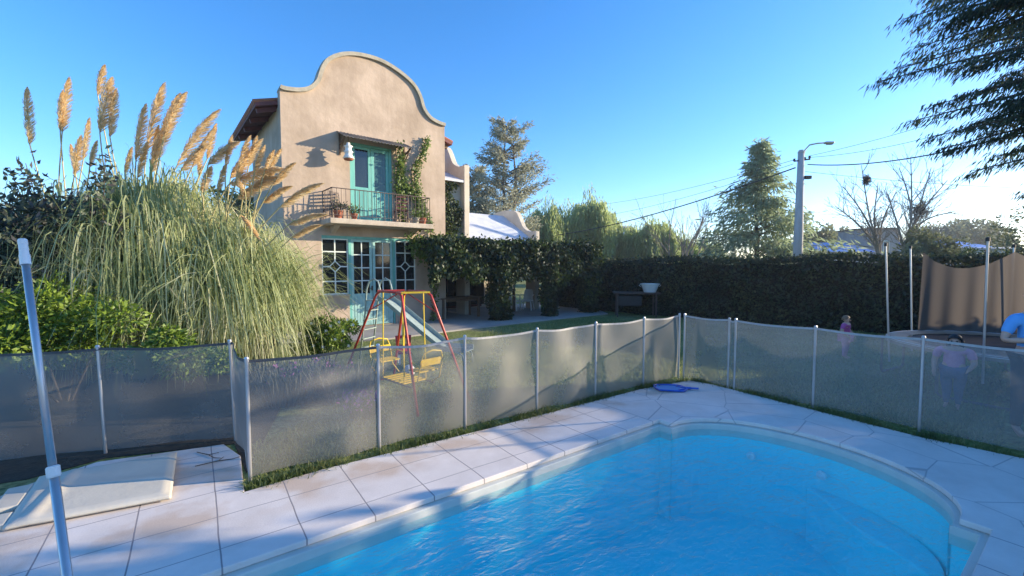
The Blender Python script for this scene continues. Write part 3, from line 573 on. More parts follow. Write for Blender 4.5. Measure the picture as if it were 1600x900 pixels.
d = -.12+rng.normal(0, .11, n)-.12*np.sin(s*4+z*5)*.6; Pv.append(pq(s, d, z)); dd = rdir(n); dd[:, 2] -= 1.1; Dv.append(dd)
for i, (q, r0) in enumerate(((q1, .48), (q2, .34), (q3, .46))):
    n = 3800; a = rng.uniform(0, 2*math.pi, n); z = rng.uniform(0, 2.4, n); r = r0*(.75+.45*(z/2.4)**1.5+.2*np.sin(z*6+a))*(1.0 if i != 1 else 1)*rng.uniform(.5, 1.1, n)
    Pv.append(np.stack([q.x+r*np.cos(a), q.y+r*np.sin(a), z+.02], -1)); dd = rdir(n); dd[:, 2] -= .6; Dv.append(dd)
# end curtain (far end) and dense band between posts two and three
n = 5000; s = rng.uniform(4.3, LEN+.3, n); z = rng.uniform(.75, 2.6, n); keep = z > (1.5-.35*np.sin((s-4.3)*2)); s = s[keep]; z = z[keep]; Pv.append(pq(s, .25+rng.normal(0, .12, len(s)), z)); Dv.append(rdir(len(s))-[0, 0, .8])
n = 2500; d = rng.uniform(0, DEP, n); z = rng.uniform(1.3, 2.7, n); Pv.append(pq(np.full(n, LEN+.15)+rng.normal(0, .1, n), d, z)); Dv.append(rdir(n)-[0, 0, .8])
Pv = np.concatenate(Pv); Dv = np.concatenate(Dv)
pv = thing('pergola_vine', 'dense dark green vine covering the pergola roof and hanging in a curtain over the patio', 'vine', (0, 0, 0))
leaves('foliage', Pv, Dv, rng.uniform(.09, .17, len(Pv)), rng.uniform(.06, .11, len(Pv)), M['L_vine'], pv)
for q in (q1, q2, q3):
    m = MB()
    for k in range(3): m.tube([(q.x+.1*math.cos(zz*3+k*2.1), q.y+.1*math.sin(zz*3+k*2.1), zz) for zz in np.linspace(0, 2.55, 12)], .02, 5)
    m.build('stem', M['bark'], pv)
# shoots reaching over the facade corner
n = 1500; cen = np.array([HWd(3.9+1.5*t_, -.35-.4*t_, 2.75-.35*abs(math.sin(t_*6))) for t_ in np.linspace(0, 1, 10)]); ix = rng.integers(0, 10, n)
P_ = cen[ix]+rng.normal(0, .16, (n, 3)); leaves('shoots', P_, rdir(n)-[0, 0, .6], .13, .08, M['L_vinelit'], pv)
# climbing vine beside the balcony door
def climber(name, label, pix, b, dens, spread, m, size):
    t = thing(name, label, 'climbing plant', HWd(*([pix[0][0], -.03, 0])), HA)
    base = pix[0]; mm = MB(); P_ = []
    for line in pix[1]:
        c_ = smooth_curve(line, 6); mm.tube([(x-pix[0][0], -.02, z) for x, z in c_], [.02-.012*i/len(c_) for i in range(len(c_))], 5)
        for x, z in c_: P_.append((x-pix[0][0], z))
    mm.build('stem', M['bark'], t); P_ = np.array(P_); n = dens; ix = rng.integers(0, len(P_), n)
    sp = spread*rng.uniform(.4, 1, n); p = np.stack([P_[ix, 0]+rng.normal(0, 1, n)*sp, -.06-abs(rng.normal(0, .07, n)), P_[ix, 1]+rng.normal(0, 1, n)*sp], -1)
    leaves('foliage', p, rdir(n)*[1, .5, 1]-[0, .2, .5], rng.uniform(size*.7, size*1.2, n), size*.7, m, t)
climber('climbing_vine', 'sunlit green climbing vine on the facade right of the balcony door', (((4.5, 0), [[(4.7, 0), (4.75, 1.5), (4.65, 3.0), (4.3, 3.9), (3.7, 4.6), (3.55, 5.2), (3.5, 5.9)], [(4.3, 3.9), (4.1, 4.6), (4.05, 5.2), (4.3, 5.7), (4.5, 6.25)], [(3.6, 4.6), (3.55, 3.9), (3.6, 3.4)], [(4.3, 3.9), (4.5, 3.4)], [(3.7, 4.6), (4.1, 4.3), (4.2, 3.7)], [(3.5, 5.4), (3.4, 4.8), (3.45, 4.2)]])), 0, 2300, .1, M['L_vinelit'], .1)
def climber2():
    t = thing('climbing_vine', 'green vine covering the rear wing wall beside the facade corner', 'climbing plant', HWd(HW+.6, .95, 0), HA)
    n = 2600; x = rng.uniform(-.55, .65, n); z = rng.uniform(1.5, 5.15, n); k = abs(x-.0+.15*np.sin(z*3)) < .48+.12*np.sin(z*5); x = x[k]; z = z[k]; n = len(x)
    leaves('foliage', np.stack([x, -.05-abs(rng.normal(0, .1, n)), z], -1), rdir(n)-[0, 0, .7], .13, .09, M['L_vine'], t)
    m = MB(); m.tube([(0, -.02, 0), (.05, -.02, 2.5), (-.05, -.02, 5)], .02, 5); m.build('stem', M['bark'], t)
climber2()
# ------------------------------------------------------------------ patio furniture
def table_wood():
    p = G(735, 500)+pnv*1.0; t = thing('wooden_table', 'dark wooden table in the shade under the pergola beside the house wall', 'table', (p.x, p.y, .013), PA)
    a = MB()
    for k in range(5): a.box((0, -.34+.17*k, .74), (1.7, .16, .04))
    a.build('table_top', M['wood'], t)
    for sx in (-.75, .75):
        for sy in (-.33, .33): a = MB(); a.box((sx, sy, .36), (.08, .08, .72)); a.build('leg', M['wood'], t)
    a = MB(); a.box((0, 0, .66), (1.5, .6, .08)); a.build('apron', M['wood'], t)
table_wood()
def plastic_chair(loc, rz, label):
    t = thing('garden_chair', label, 'chair', loc, rz, 'white plastic chairs on the patio'); m = M['whitepl']
    a = MB(); a.box((0, 0, .42), (.46, .44, .025)); a.box((0, -.2, .4), (.46, .03, .06)); a.build('seat', m, t, bevel=.01)
    a = MB(); vs = []; fs = []
    for j in range(6):
        zz = .43+.46*j/5; yy = .2+.13*j/5; wj = .21-.02*j/5-(.04 if j == 5 else 0)
        for i in range(7): u = -1+2*i/6; vs.append((u*wj, yy-.05*u*u, zz))
    for j in range(5):
        for i in range(6): q = j*7+i; fs.append((q, q+1, q+8, q+7))
    a.add(vs, fs); o = a.build('backrest', m, t); s_ = o.modifiers.new('s', 'SOLIDIFY'); s_.thickness = .015
    for sx in (-1, 1):
        a = MB(); a.tube([(sx*.25, -.2, .44), (sx*.27, -.2, .62), (sx*.27, -.1, .66), (sx*.25, .16, .66), (sx*.2, .24, .62)], .018, 6); a.build('armrest', m, t)
        for sy in (-1, 1): a = MB(); a.bar((sx*.25, sy*.24, 0), (sx*.2, sy*.18, .42), .045, .03); a.build('leg', m, t)
c0 = G(815, 486)
plastic_chair((c0.x-.35, c0.y+.2, .013), 1.2, 'white plastic garden chair seen side-on under the pergola, left of the pair')
plastic_chair((c0.x+.25, c0.y+.35, .013), -.3, 'white plastic garden chair facing the pool under the pergola, right of the pair')
# grill table by the hedge
p = G(993, 493); t = thing('grill_table', 'dark metal table standing on the lawn before the hedge', 'table', (p.x, p.y, -.03), -.15)
a = MB(); a.box((0, 0, .93), (1.75, .8, .04)); a.box((0, 0, .9), (1.7, .74, .02)); a.build('table_top', M['iron'], t)
a = MB(); a.box((-.25, 0, .62), (.9, .6, .4)); a.build('cabinet', M['black'], t, bevel=.03)
for sx in (-.72, .72):
    for sy in (-.32, .32): a = MB(); a.box((sx, sy, .45), (.05, .05, .9)); a.build('leg', M['iron'], t)
t = thing('basin', 'white basin with wide rim sitting on the dark table by the hedge', 'basin', (p.x+.52, p.y-.08, .921), 0)
a = MB(); a.lathe([(0, 0), (.22, 0), (.34, .3), (.37, .31), (.37, .33), (.32, .33), (.2, .03), (0, .03)], n=16); a.build('bowl', M['whitepl'], t)
a = MB(); a.tube([(-.36, 0, .3), (-.42, 0, .26), (-.36, 0, .22)], .012, 5); a.build('handle', M['whitepl'], t); a = MB(); a.tube([(.36, 0, .3), (.42, 0, .26), (.36, 0, .22)], .012, 5); a.build('handle', M['whitepl'], t)
p = G(1123, 492); m = MB(); m.lathe([(.13*math.sin(a), .13-.13*math.cos(a)) for a in np.linspace(0, math.pi, 12)], n=16); o = m.build('ball', M['whitepl'], smooth=True); o.location = (p.x, p.y, -.03); tag(o, 'white ball lying on the shaded lawn in front of the hedge', 'ball')
# ------------------------------------------------------------------ hedge
h1 = G(940, 487); h3 = G(1385, 524); hd = (h3-h1).normalized(); hm = Vector((hd.y, -hd.x, 0))
if hm.y < 0: hm = -hm
HS0 = h1-hd*3.0+hm*.45; HLEN = 19.0
hedge = thing('hedge', 'long dark leafy hedge closing off the far side of the lawn', 'hedge', (0, 0, 0))
c = MB(); nx, nz = 76, 9; vs = []; fs = []
def htop(s): return 2.2+.05*math.sin(s*1.3)+.04*math.sin(s*3.1)
for side in (0, 1):
    for i in range(nx+1):
        s = HLEN*i/nx
        for j in range(nz+1):
            z = (htop(s)-.12)*j/nz-.05; off = (.12+.08*math.sin(s*2.3+z*3)+.05*math.sin(s*5.1+z*1.3)) if side == 0 else .95
            if j == nz: off = .3 if side == 0 else .8
            p = HS0+hd*s+hm*off; vs.append((p.x, p.y, z))
q = (nx+1)*(nz+1)
for side in (0, 1):
    for i in range(nx):
        for j in range(nz): a = side*q+i*(nz+1)+j; fs.append((a, a+1, a+nz+2, a+nz+1))
for i in range(nx): a = i*(nz+1)+nz; fs.append((a, a+nz+1, a+nz+1+q, a+q))
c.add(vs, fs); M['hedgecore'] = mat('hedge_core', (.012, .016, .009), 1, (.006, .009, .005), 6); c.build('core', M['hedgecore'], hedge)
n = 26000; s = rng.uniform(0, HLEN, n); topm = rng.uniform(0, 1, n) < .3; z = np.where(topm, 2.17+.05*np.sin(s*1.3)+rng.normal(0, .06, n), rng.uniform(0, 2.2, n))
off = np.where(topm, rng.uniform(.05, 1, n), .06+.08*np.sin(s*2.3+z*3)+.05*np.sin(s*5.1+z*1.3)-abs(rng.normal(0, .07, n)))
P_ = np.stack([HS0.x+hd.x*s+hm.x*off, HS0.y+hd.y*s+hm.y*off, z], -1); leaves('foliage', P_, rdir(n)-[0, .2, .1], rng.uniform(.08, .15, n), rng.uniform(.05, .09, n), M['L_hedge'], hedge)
# ------------------------------------------------------------------ pool fence
def mesh_mat():
    m = bpy.data.materials.new('fence_mesh'); m.use_nodes = True; n = m.node_tree.nodes; l = m.node_tree.links; n.clear()
    d = n.new('ShaderNodeBsdfDiffuse'); d.inputs[0].default_value = (.33, .32, .31, 1); t = n.new('ShaderNodeBsdfTranslucent'); t.inputs[0].default_value = (.15, .16, .19, 1)
    g_ = n.new('ShaderNodeBsdfGlossy'); g_.inputs['Roughness'].default_value = .45; g_.inputs[0].default_value = (.5, .5, .5, 1)
    a = n.new('ShaderNodeMixShader'); a.inputs[0].default_value = .22; l.new(d.outputs[0], a.inputs[1]); l.new(t.outputs[0], a.inputs[2])
    b = n.new('ShaderNodeMixShader'); b.inputs[0].default_value = .18; l.new(a.outputs[0], b.inputs[1]); l.new(g_.outputs[0], b.inputs[2])
    lw = n.new('ShaderNodeLayerWeight'); lw.inputs[0].default_value = .35
    mr = n.new('ShaderNodeMapRange'); mr.inputs[3].default_value = .46; mr.inputs[4].default_value = .9; l.new(lw.outputs['Facing'], mr.inputs[0])
    tcx = n.new('ShaderNodeTexCoord'); nz_ = n.new('ShaderNodeTexNoise'); nz_.inputs['Scale'].default_value = 2.2; nz_.inputs['Detail'].default_value = 7; nz_.inputs['Roughness'].default_value = .7; l.new(tcx.outputs['Object'], nz_.inputs[0]); ma_ = n.new('ShaderNodeMath'); ma_.operation = 'MULTIPLY_ADD'; ma_.inputs[1].default_value = .16; ma_.inputs[2].default_value = -.08; l.new(nz_.outputs[0], ma_.inputs[0]); mb_ = n.new('ShaderNodeMath'); mb_.operation = 'ADD'; mb_.use_clamp = True; l.new(ma_.outputs[0], mb_.inputs[0]); l.new(mr.outputs[0], mb_.inputs[1])
    tp = n.new('ShaderNodeBsdfTransparent'); c = n.new('ShaderNodeMixShader'); l.new(mb_.outputs[0], c.inputs[0]); l.new(tp.outputs[0], c.inputs[1]); l.new(b.outputs[0], c.inputs[2])
    o = n.new('ShaderNodeOutputMaterial'); l.new(c.outputs[0], o.inputs[0]); return m
M['mesh'] = mesh_mat(); M['band'] = mat('fence_top_band', (.42, .41, .4), .6, (.34, .33, .32), 20)
M['bandd'] = mat('fence_top_band_dark', (.07, .07, .075), .6)
FH = 1.1
def isect(base, d, px):
    # point of the ground line base + t d seen in picture column px
    k = (px-800)/F; fy = math.cos(TH)      # X = k * depth, depth = y cos + (CH)*sin
    # X = k*(y*cosTH + CH*sinTH)
    t = (k*(base.y*fy+CH*math.sin(TH))-base.x)/(d.x-k*d.y*fy); return base+d*t
def panel(a, b, parent, sag=.03, wave=.025, seed=0, band='band', hh=FH):
    rg = random.Random(seed); nx, nz = 14, 8; d = (b-a); ln = d.length; d.normalize(); nn = Vector((-d.y, d.x, 0)); vs = []; fs = []
    ph = rg.uniform(0, 6); ph2 = rg.uniform(0, 6)
    def pt(u, v):
        top = hh-.015-sag*4*u*(1-u); z = .015+(top-.015)*v; env = math.sin(math.pi*u)**.7 if 0 < u < 1 else 0
        off = wave*env*(math.sin(ph+u*5+v*3)+.6*math.sin(ph2+u*9-v*5)+.5*(v-.5))
        p = a+d*(ln*u)+nn*off; return (p.x, p.y, z)
    for i in range(nx+1):
        for j in range(nz+1): vs.append(pt(i/nx, j/nz))
    for i in range(nx):
        for j in range(nz): q = i*(nz+1)+j; fs.append((q, q+1, q+nz+2, q+nz+1))
    m = MB(); m.add(vs, fs); o = m.build('mesh_panel', M['mesh'], parent, smooth=True, fix=False)
    m = MB()
    for i in range(nx):
        p = Vector(pt(i/nx, 1)); q = Vector(pt((i+1)/nx, 1)); m.bar(p, q, .006, .026)
    m.build('top_band', M[band], o)
def fpost(p, parent, hh=FH+.03, m='alu', lean=(0, 0), r=.016):
    mm = MB(); q = Vector(p); mm.tube([q+Vector((0, 0, -.02)), q+Vector((lean[0], lean[1], hh-.02))], r, 10); mm.lathe([(r*1.25, -.03), (r*1.3, 0), (r*.9, .015), (0, .018)], (q.x+lean[0], q.y+lean[1], hh-.02), 10)
    o = mm.build('post', M[m], parent, smooth=False)
fA = thing('mesh_fence', 'see-through mesh pool fence on aluminium posts running along the swing lawn', 'fence', (0, 0, 0), group='mesh pool fence runs')
pp = [isect(A_, adir, x) for x in (391, 593, 727, 839, 930, 1005, 1060)]
for i in range(len(pp)-1): panel(pp[i], pp[i+1], fA, sag=(.03 if i else .015), wave=(.035 if i < 4 else .02), seed=i+1, band='bandd' if i == 0 else 'band')
for p in pp: fpost(p, fA)
fB = thing('mesh_fence', 'shaded mesh pool fence in front of the trampoline, with its double post near the corner', 'fence', (0, 0, 0), group='mesh pool fence runs')
qq = [isect(C_, cdir, x) for x in (1068, 1137, 1147, 1270, 1436)]; qq.append(qq[-1]+cdir*1.1); qq.append(qq[-1]+cdir*1.2)
for i in range(len(qq)-1): panel(qq[i], qq[i+1], fB, sag=.02, wave=.02 if i != 1 else .0, seed=20+i)
for p in qq: fpost(p, fB)
fC = thing('mesh_fence', 'dark mesh pool fence run behind the cream fibreglass lid', 'fence', (0, 0, 0), group='mesh pool fence runs')
cN = G(368, 685); c1 = G(165, 705); cd2 = (c1-cN).normalized(); c2 = c1+cd2*1.25; c3 = c2+cd2*1.3
rr_ = [pp[0]+Vector((-.02, .01, 0)), cN, c1, c2, c3]
for i in range(4): panel(rr_[i], rr_[i+1], fC, sag=.02, wave=.03, seed=40+i, band='bandd')
for p in rr_[1:]: fpost(p, fC, lean=(-.03, 0))
bd = MB(); bd.plate([p[:2] for p in (G(385, 735), G(366, 690), G(165, 712), G(40, 745), Vector((-8, 2.2, 0)), Vector((-9.5, 8.5, 0)), G(330, 560), G(470, 575))], [], lambda a, b, h: (a, b, -.02-h), .05)  # dark earth sheet, also stands in for shade at the pampas foot
tag(bd.build('shaded_bed', M['soil']), kind='structure')
# ------------------------------------------------------------------ things on the deck
p4 = [G(3, 826, .04), G(268, 776, .04), G(277, 706, .05), G(62, 744, .06)]
t = thing('fibreglass_lid', 'cream fibreglass panel with raised ridges lying on the deck by the left fence', 'panel', p4[0]*.5+p4[2]*.5, 0); org = t.location.copy(); org.z = 0; t.location = org
def bil(u, v): return (p4[0]*(1-u)+p4[1]*u)*(1-v)+(p4[3]*(1-u)+p4[2]*u)*v-org
m = MB(); nx, ny = 48, 32; vs = []; fs = []
for i in range(nx+1):
    for j in range(ny+1):
        u = i/nx; v = j/ny; p = bil(u, v); e_ = min(u, v, 1-u, 1-v); rise = .02*min(1, e_/.06); rise += .022*math.exp(-((u-.13-.12*v)/.05)**2)*min(1, e_/.1); rise += .008*math.exp(-((v-.62+.25*u)/.05)**2)*max(0, min(1, (u-.4)*6))
        vs.append((p.x, p.y, p.z+rise))
for i in range(nx):
    for j in range(ny): q = i*(ny+1)+j; fs.append((q, q+1, q+ny+2, q+ny+1))
m.add(vs, fs); o = m.build('shell', M['cream'], t, smooth=True); s_ = o.modifiers.new('s', 'SOLIDIFY'); s_.thickness = .022; s_.offset = -1
m = MB()
for a_, b_ in ((.02, .25), (.35, .8)):
    a = bil(-.03, a_); b = bil(-.03, b_); m.bar(a-Vector((.06, 0, .02)), b-Vector((.06, 0, .02)), .16, .05)
m.build('flange', M['cream'], t, bevel=.015)
m = MB(); m.tube([bil(.3, .05)-Vector((0, 0, .02)), bil(.3, .9)-Vector((0, 0, .02))], .03, 6); m.tube([bil(.85, .05)-Vector((0, 0, .02)), bil(.85, .9)-Vector((0, 0, .02))], .03, 6); m.build('underside_rib', M['cream'], t)
# telescopic pole leaning
ptop = D(35, 374, 1.62); pb = D(105, 900, 1.46); pdr = (pb-ptop).normalized(); ground_t = (0-ptop.z)/pdr.z; pend = ptop+pdr*ground_t
t = thing('telescopic_pole', 'tall grey telescopic pool pole standing upright at the left edge of the deck', 'pole', pend, 0)
Lc = lambda v: Vector(v)-pend
ln = (pend-ptop).length; coll = D(76, 740, 1.51); kt = (coll-ptop).dot(pdr)
m = MB(); m.tube([Lc(ptop+pdr*.08), Lc(ptop+pdr*kt)], .0115, 14); m.build('upper_tube', M['alu'], t, smooth=True)
m = MB(); m.tube([Lc(ptop+pdr*kt), Lc(pend)], .0138, 14); m.build('lower_tube', M['alu'], t, smooth=True)
m = MB(); m.tube([Lc(ptop+pdr*x) for x in (0, .005, .02, .021, .04, .041, .06, .061, .1)], [.012, .0135, .0135, .0125, .0135, .0125, .0135, .015, .015], 14); m.build('end_grip', M['whitepl'], t, smooth=False)
m = MB(); m.tube([Lc(ptop+pdr*(kt+x)) for x in (-.022, -.018, .012, .018)], [.014, .0185, .0185, .015], 14); m.build('collar', M['whitepl'], t)
# skimmer net
p = G(1048, 608); t = thing('skimmer_net', 'blue leaf skimmer net lying flat on the deck near the fence corner', 'net', (p.x, p.y, .004), PA-.75)
m = MB(); ol = [(-.2, -.15), (.12, -.17), (.2, -.1), (.24, 0), (.2, .1), (.12, .17), (-.2, .15), (-.24, 0), (-.2, -.15)]; m.tube([(x, y_, .018) for x, y_ in smooth_curve(ol, 3)], .014, 6); m.build('frame', M['blue'], t)
m = MB(); m.plate([(x*.95, y_*.95) for x, y_ in ol[:-1]], [], lambda a, b, h: (a, b, .014-h), .004); M['netb'] = mat('blue_netting', (.12, .3, .6), .7, (.08, .22, .5), 200); m.build('netting', M['netb'], t)
m = MB(); m.tube([(.22, 0, .02), (.3, 0, .022), (.31, 0, .022), (.42, 0, .02)], [.022, .02, .014, .014], 8); m.bar((.1, .1, .02), (.26, .01, .02), .02, .012); m.bar((.1, -.1, .02), (.26, -.01, .02), .02, .012); m.build('handle', M['blue'], t)
# twigs near the lid
for k, (x, y_) in enumerate(((325, 712), (340, 722))):
    p = G(x, y_); m = MB(); m.tube([(-.18, .02, .006), (0, 0, .012), (.12, -.03, .008), (.2, -.01, .006)], [.004, .005, .004, .002], 5); m.tube([(0, 0, .01), (.06, .07, .012)], .003, 4); o = m.build('twig', M['bark']); o.location = p; o.rotation_euler.z = -.3+k; tag(o, ['thin dry twig on the deck tiles nearest the fence corner behind the lid', 'forked dry twig lying on the tiles to the right of the cream lid'][k], 'twig')
# ------------------------------------------------------------------ swing set
def to3(v): return Vector(v)
Fs = [G(532, 597), G(614, 592), G(653, 650), G(734, 624)]
C0 = Vector((-1.68, 6.7, 0)); ht = 1.55; l_ = Vector((.245, -.23, 0)); s_2 = Vector((.195, .08, 0))
T1, T4, T2, T3 = C0-l_-s_2, C0-l_+s_2, C0+l_-s_2, C0+l_+s_2
sw = thing('swing_set', 'red and yellow metal swing set with two facing seats on the lawn', 'swing set', C0, 0)
def LS(v, z=None): v = Vector(v)-C0; return Vector((v.x, v.y, v.z if z is None else z))
def arch(f1, t1, t2, f2):
    a = [LS(f1, 0)]; a1 = LS(t1, ht); b1 = LS(t2, ht)
    d1 = (a1-a[0]).normalized(); dm = (b1-a1).normalized(); d2 = (LS(f2, 0)-b1).normalized(); r = .12
    pts = [LS(f1, -.03), a1-d1*r, a1-d1*r*.45+dm*.01, a1+dm*r*.45-Vector((0, 0, .012)), a1+dm*r]; pts2 = [b1-dm*r, b1-dm*r*.45-Vector((0, 0, .012)), b1+d2*r*.45, b1+d2*r, LS(f2, -.03)]
    return pts, pts2
for (f1, t1, t2, f2) in ((Fs[0], T1, T2, Fs[2]), (Fs[1], T4, T3, Fs[3])):
    a, b = arch(f1, t1, t2, f2)
    m = MB(); m.tube(a, .019, 8); m.build('leg', M['red'], sw, smooth=True); m = MB(); m.tube(b, .019, 8); m.build('leg', M['red'], sw, smooth=True); m = MB(); m.tube([a[-1], b[0]], .019, 8); m.build('top_bar', M['red'], sw, smooth=True)
m = MB(); m.tube([LS(T1, ht), LS(T4, ht)], .017, 8); m.build('cross_bar', M['red'], sw); m = MB(); m.bar(LS(T2, ht), LS(T3, ht), .05, .025); m.build('cross_bar', M['yellow'], sw)
for f1, t1 in ((Fs[0], T1), (Fs[3], T3)):
    a = LS(f1, 0); b = LS(t1, ht); c_ = LS(C0, ht); m = MB(); m.tube([b+(a-b)*.2, b.lerp(c_, .9)-Vector((0, 0, .01))], .009, 6); m.build('brace', M['red'], sw)
m = MB(); m.tube([LS(Fs[0], .05).lerp(LS(Fs[1], .05), .2)+Vector((.2, -.3, 0)), LS(Fs[1], .05)+Vector((.1, -.3, .05))], .012, 6); m.build('foot_bar', M['red'], sw)
ax = (l_.normalized()); sx_ = Vector((-ax.y, ax.x, 0))
cen = Vector((0.0, 0, 0))
for s_ in (-1, 1):
    for s2 in (-1, 1):
        top = LS(C0)+ax*(.26*s_)+sx_*(.19*s2); top.z = ht-.01; bot = LS(C0)+ax*(.3*s_)+sx_*(.19*s2); bot.z = .22
        m = MB(); m.tube([top, bot], .011, 6); m.build('hanger', M['yellow'], sw)
def LX(a, b, z): v = ax*a+sx_*b; return Vector((v.x, v.y, z))
m = MB()
for k in range(6): m.bar(LX(-.28+.11*k, -.2, .2), LX(-.28+.11*k, .2, .2), .05, .015)
m.build('foot_platform', M['yellow'], sw)
m = MB(); m.bar(LX(-.5, -.2, .185), LX(.5, -.2, .185), .02, .02); m.bar(LX(-.5, .2, .185), LX(.5, .2, .185), .02, .02); m.build('platform_rail', M['wood'], sw)
for s_ in (-1, 1):
    m = MB()
    for k in range(3): m.bar(LX(s_*(.42+.09*k), -.17, .42), LX(s_*(.42+.09*k), .17, .42), .075, .018)
    st = m.build('seat', M['yellow'], sw)
    m = MB(); m.tube([LX(s_*.45, -.19, .19), LX(s_*.64, -.19, .3), LX(s_*.72, -.19, .6), LX(s_*.74, -.15, .71), LX(s_*.745, 0, .74), LX(s_*.74, .15, .71), LX(s_*.72, .19, .6), LX(s_*.64, .19, .3), LX(s_*.45, .19, .19)], .012, 6)
    m.build('seat_frame', M['yellow'], sw, smooth=True)
    m = MB(); m.bar(LX(s_*.715, -.18, .57), LX(s_*.715, .18, .57), .015, .1); m.build('backrest', M['yellow'], sw)
    for s2 in (-1, 1): m = MB(); m.tube([LX(s_*.72, s2*.19, .5), LX(s_*.5, s2*.2, .56), LX(s_*.32, s2*.19, .54)], .01, 6); m.build('armrest', M['yellow'], sw)
# slide
s0 = G(572, 556); s1 = G(737, 570); sdv = (s1-s0).normalized(); snv = Vector((-sdv.y, sdv.x, 0)); SLn = (s1-s0).length
sld = thing('slide', 'grey-green metal playground slide with hooped ladder behind the swing set', 'slide', s0, math.atan2(sdv.y, sdv.x))
hp = 1.22
for s_ in (-1, 1):
    yv = s_*.2; m = MB(); m.tube([(0.0, yv, -.03), (.16, yv, 1.0), (.2, yv, 1.45), (.27, yv, 1.62), (.38, yv, 1.68), (.49, yv, 1.62), (.54, yv, 1.45), (.5, yv, hp+.05)], .017, 8); m.build('ladder_rail', M['slideg'], sld, smooth=True)
    m = MB(); m.tube([(SLn-.55, s_*.2, .28), (SLn-.25, s_*.2, .27), (SLn-.1, s_*.2, .22), (SLn-.05, s_*.2, -.03)], .015, 8); m.build('leg', M['slideg'], sld, smooth=True)
for k in range(5):
    z = .2+.2*k; x = .155*z; m = MB(); m.bar((x, -.2, z), (x, .2, z), .07, .018); m.build('rung', M['slideg'], sld)
m = MB(); m.box((.34, 0, hp), (.32, .4, .02)); m.build('platform', M['slideg'], sld)
prof = [(.48, hp), (.7, hp-.1), (SLn-.7, .36), (SLn-.4, .27), (SLn-.05, .27)]; pc = smooth_curve(prof, 4); m = MB(); vs = []; fs = []
for x, z in pc:
    for yv, dz in ((-.21, .1), (-.2, 0), (.2, 0), (.21, .1)): vs.append((x, yv, z+dz))
for i in range(len(pc)-1):
    for k in range(3): a = i*4+k; fs.append((a, a+1, a+5, a+4))
m.add(vs, fs); o = m.build('chute', M['slideg'], sld); q = o.modifiers.new('s', 'SOLIDIFY'); q.thickness = .012
# toddler chair (pink/red), ball
p = G(622, 575); p = Vector((p.x, p.y+.5, -.02)); t = thing('toy_chair', 'pink plastic toddler chair standing on the lawn behind the swing', 'toy', p, .4)
m = MB(); m.box((0, 0, .22), (.26, .25, .03)); m.build('seat', M['pink'], t, bevel=.01)
m = MB(); m.plate([(-.14, .23), (.14, .23), (.16, .55), (-.16, .55)], [[(-.1, .36), (.1, .36), (.11, .49), (-.11, .49)]], lambda a, b, h: (a, .11+h, b), .03); m.build('backrest', M['pink'], t, bevel=.008)
for sx in (-.1, .1):
    for sy in (-.1, .1): m = MB(); m.tube([(sx*1.15, sy*1.15, 0), (sx, sy, .21)], .02, 6); m.build('leg', M['whitepl'], t)
p = G(638, 585); m = MB(); m.lathe([(.11*math.sin(a), .11-.11*math.cos(a)) for a in np.linspace(0, math.pi, 14)], n=18); o = m.build('ball', M['whitepl'], smooth=True); o.location = (p.x, p.y, -.03); o.rotation_euler = (.3, .2, 0); tag(o, 'pale ball on the sunny lawn next to the pink toy chair', 'ball')
# ------------------------------------------------------------------ trampoline
TC = Vector((7.95, 6.8, 0)); TR = 1.55; thh = .68
tr = thing('trampoline', 'round trampoline with tall poles and brown draped safety net beyond the right fence', 'trampoline', TC, 0)
def net_mat():
    m = bpy.data.materials.new('safety_net'); m.use_nodes = True; n = m.node_tree.nodes; l = m.node_tree.links; n.clear()
    d = n.new('ShaderNodeBsdfDiffuse'); d.inputs[0].default_value = (.12, .11, .105, 1); t = n.new('ShaderNodeBsdfTranslucent'); t.inputs[0].default_value = (.15, .13, .115, 1)
    a = n.new('ShaderNodeMixShader'); a.inputs[0].default_value = .5; l.new(d.outputs[0], a.inputs[1]); l.new(t.outputs[0], a.inputs[2]); tp = n.new('ShaderNodeBsdfTransparent'); c = n.new('ShaderNodeMixShader'); c.inputs[0].default_value = .86
    l.new(tp.outputs[0], c.inputs[1]); l.new(a.outputs[0], c.inputs[2]); o = n.new('ShaderNodeOutputMaterial'); l.new(c.outputs[0], o.inputs[0]); return m
M['net'] = net_mat()
circ = lambda r, z, k=40: [(r*math.cos(2*math.pi*i/k), r*math.sin(2*math.pi*i/k), z) for i in range(k+1)]
m = MB(); m.tube(circ(TR, thh), .025, 8); fr0 = m.build('frame_ring', M['alu'], tr, smooth=True)
m = MB(); m.lathe([(0, thh-.03), (TR-.28, thh-.01)], n=40); m.build('jump_mat', M['black'], tr)
m = MB(); m.lathe([(TR-.27, thh), (TR-.1, thh+.03), (TR+.02, thh+.02), (TR+.03, thh-.05)], n=40); M['pad'] = mat('tan_pad', (.3, .25, .19), .7, (.22, .18, .14), 5); m.build('spring_pad', M['pad'], tr)
for k in range(4):
    a = k*math.pi/2+.5; u = Vector((math.cos(a), math.sin(a), 0)); v = Vector((-u.y, u.x, 0)); m = MB(); b = u*TR; m.tube([b+v*.45+Vector((0, 0, thh)), b+v*.45+Vector((0, 0, .05)), b+v*.4, b-v*.4, b-v*.45+Vector((0, 0, .05)), b-v*.45+Vector((0, 0, thh))], .02, 6); m.build('leg', M['zinc'], tr)
plist = [((1398, 528), (1412, 378)), ((1424, 520), (1434, 392)), ((1547, 565), (1574, 385)), ((1442, 505), (1446, 395)), ((1568, 505), (1580, 390))]
angs = [157, 97, 210, 44, -8, 300]
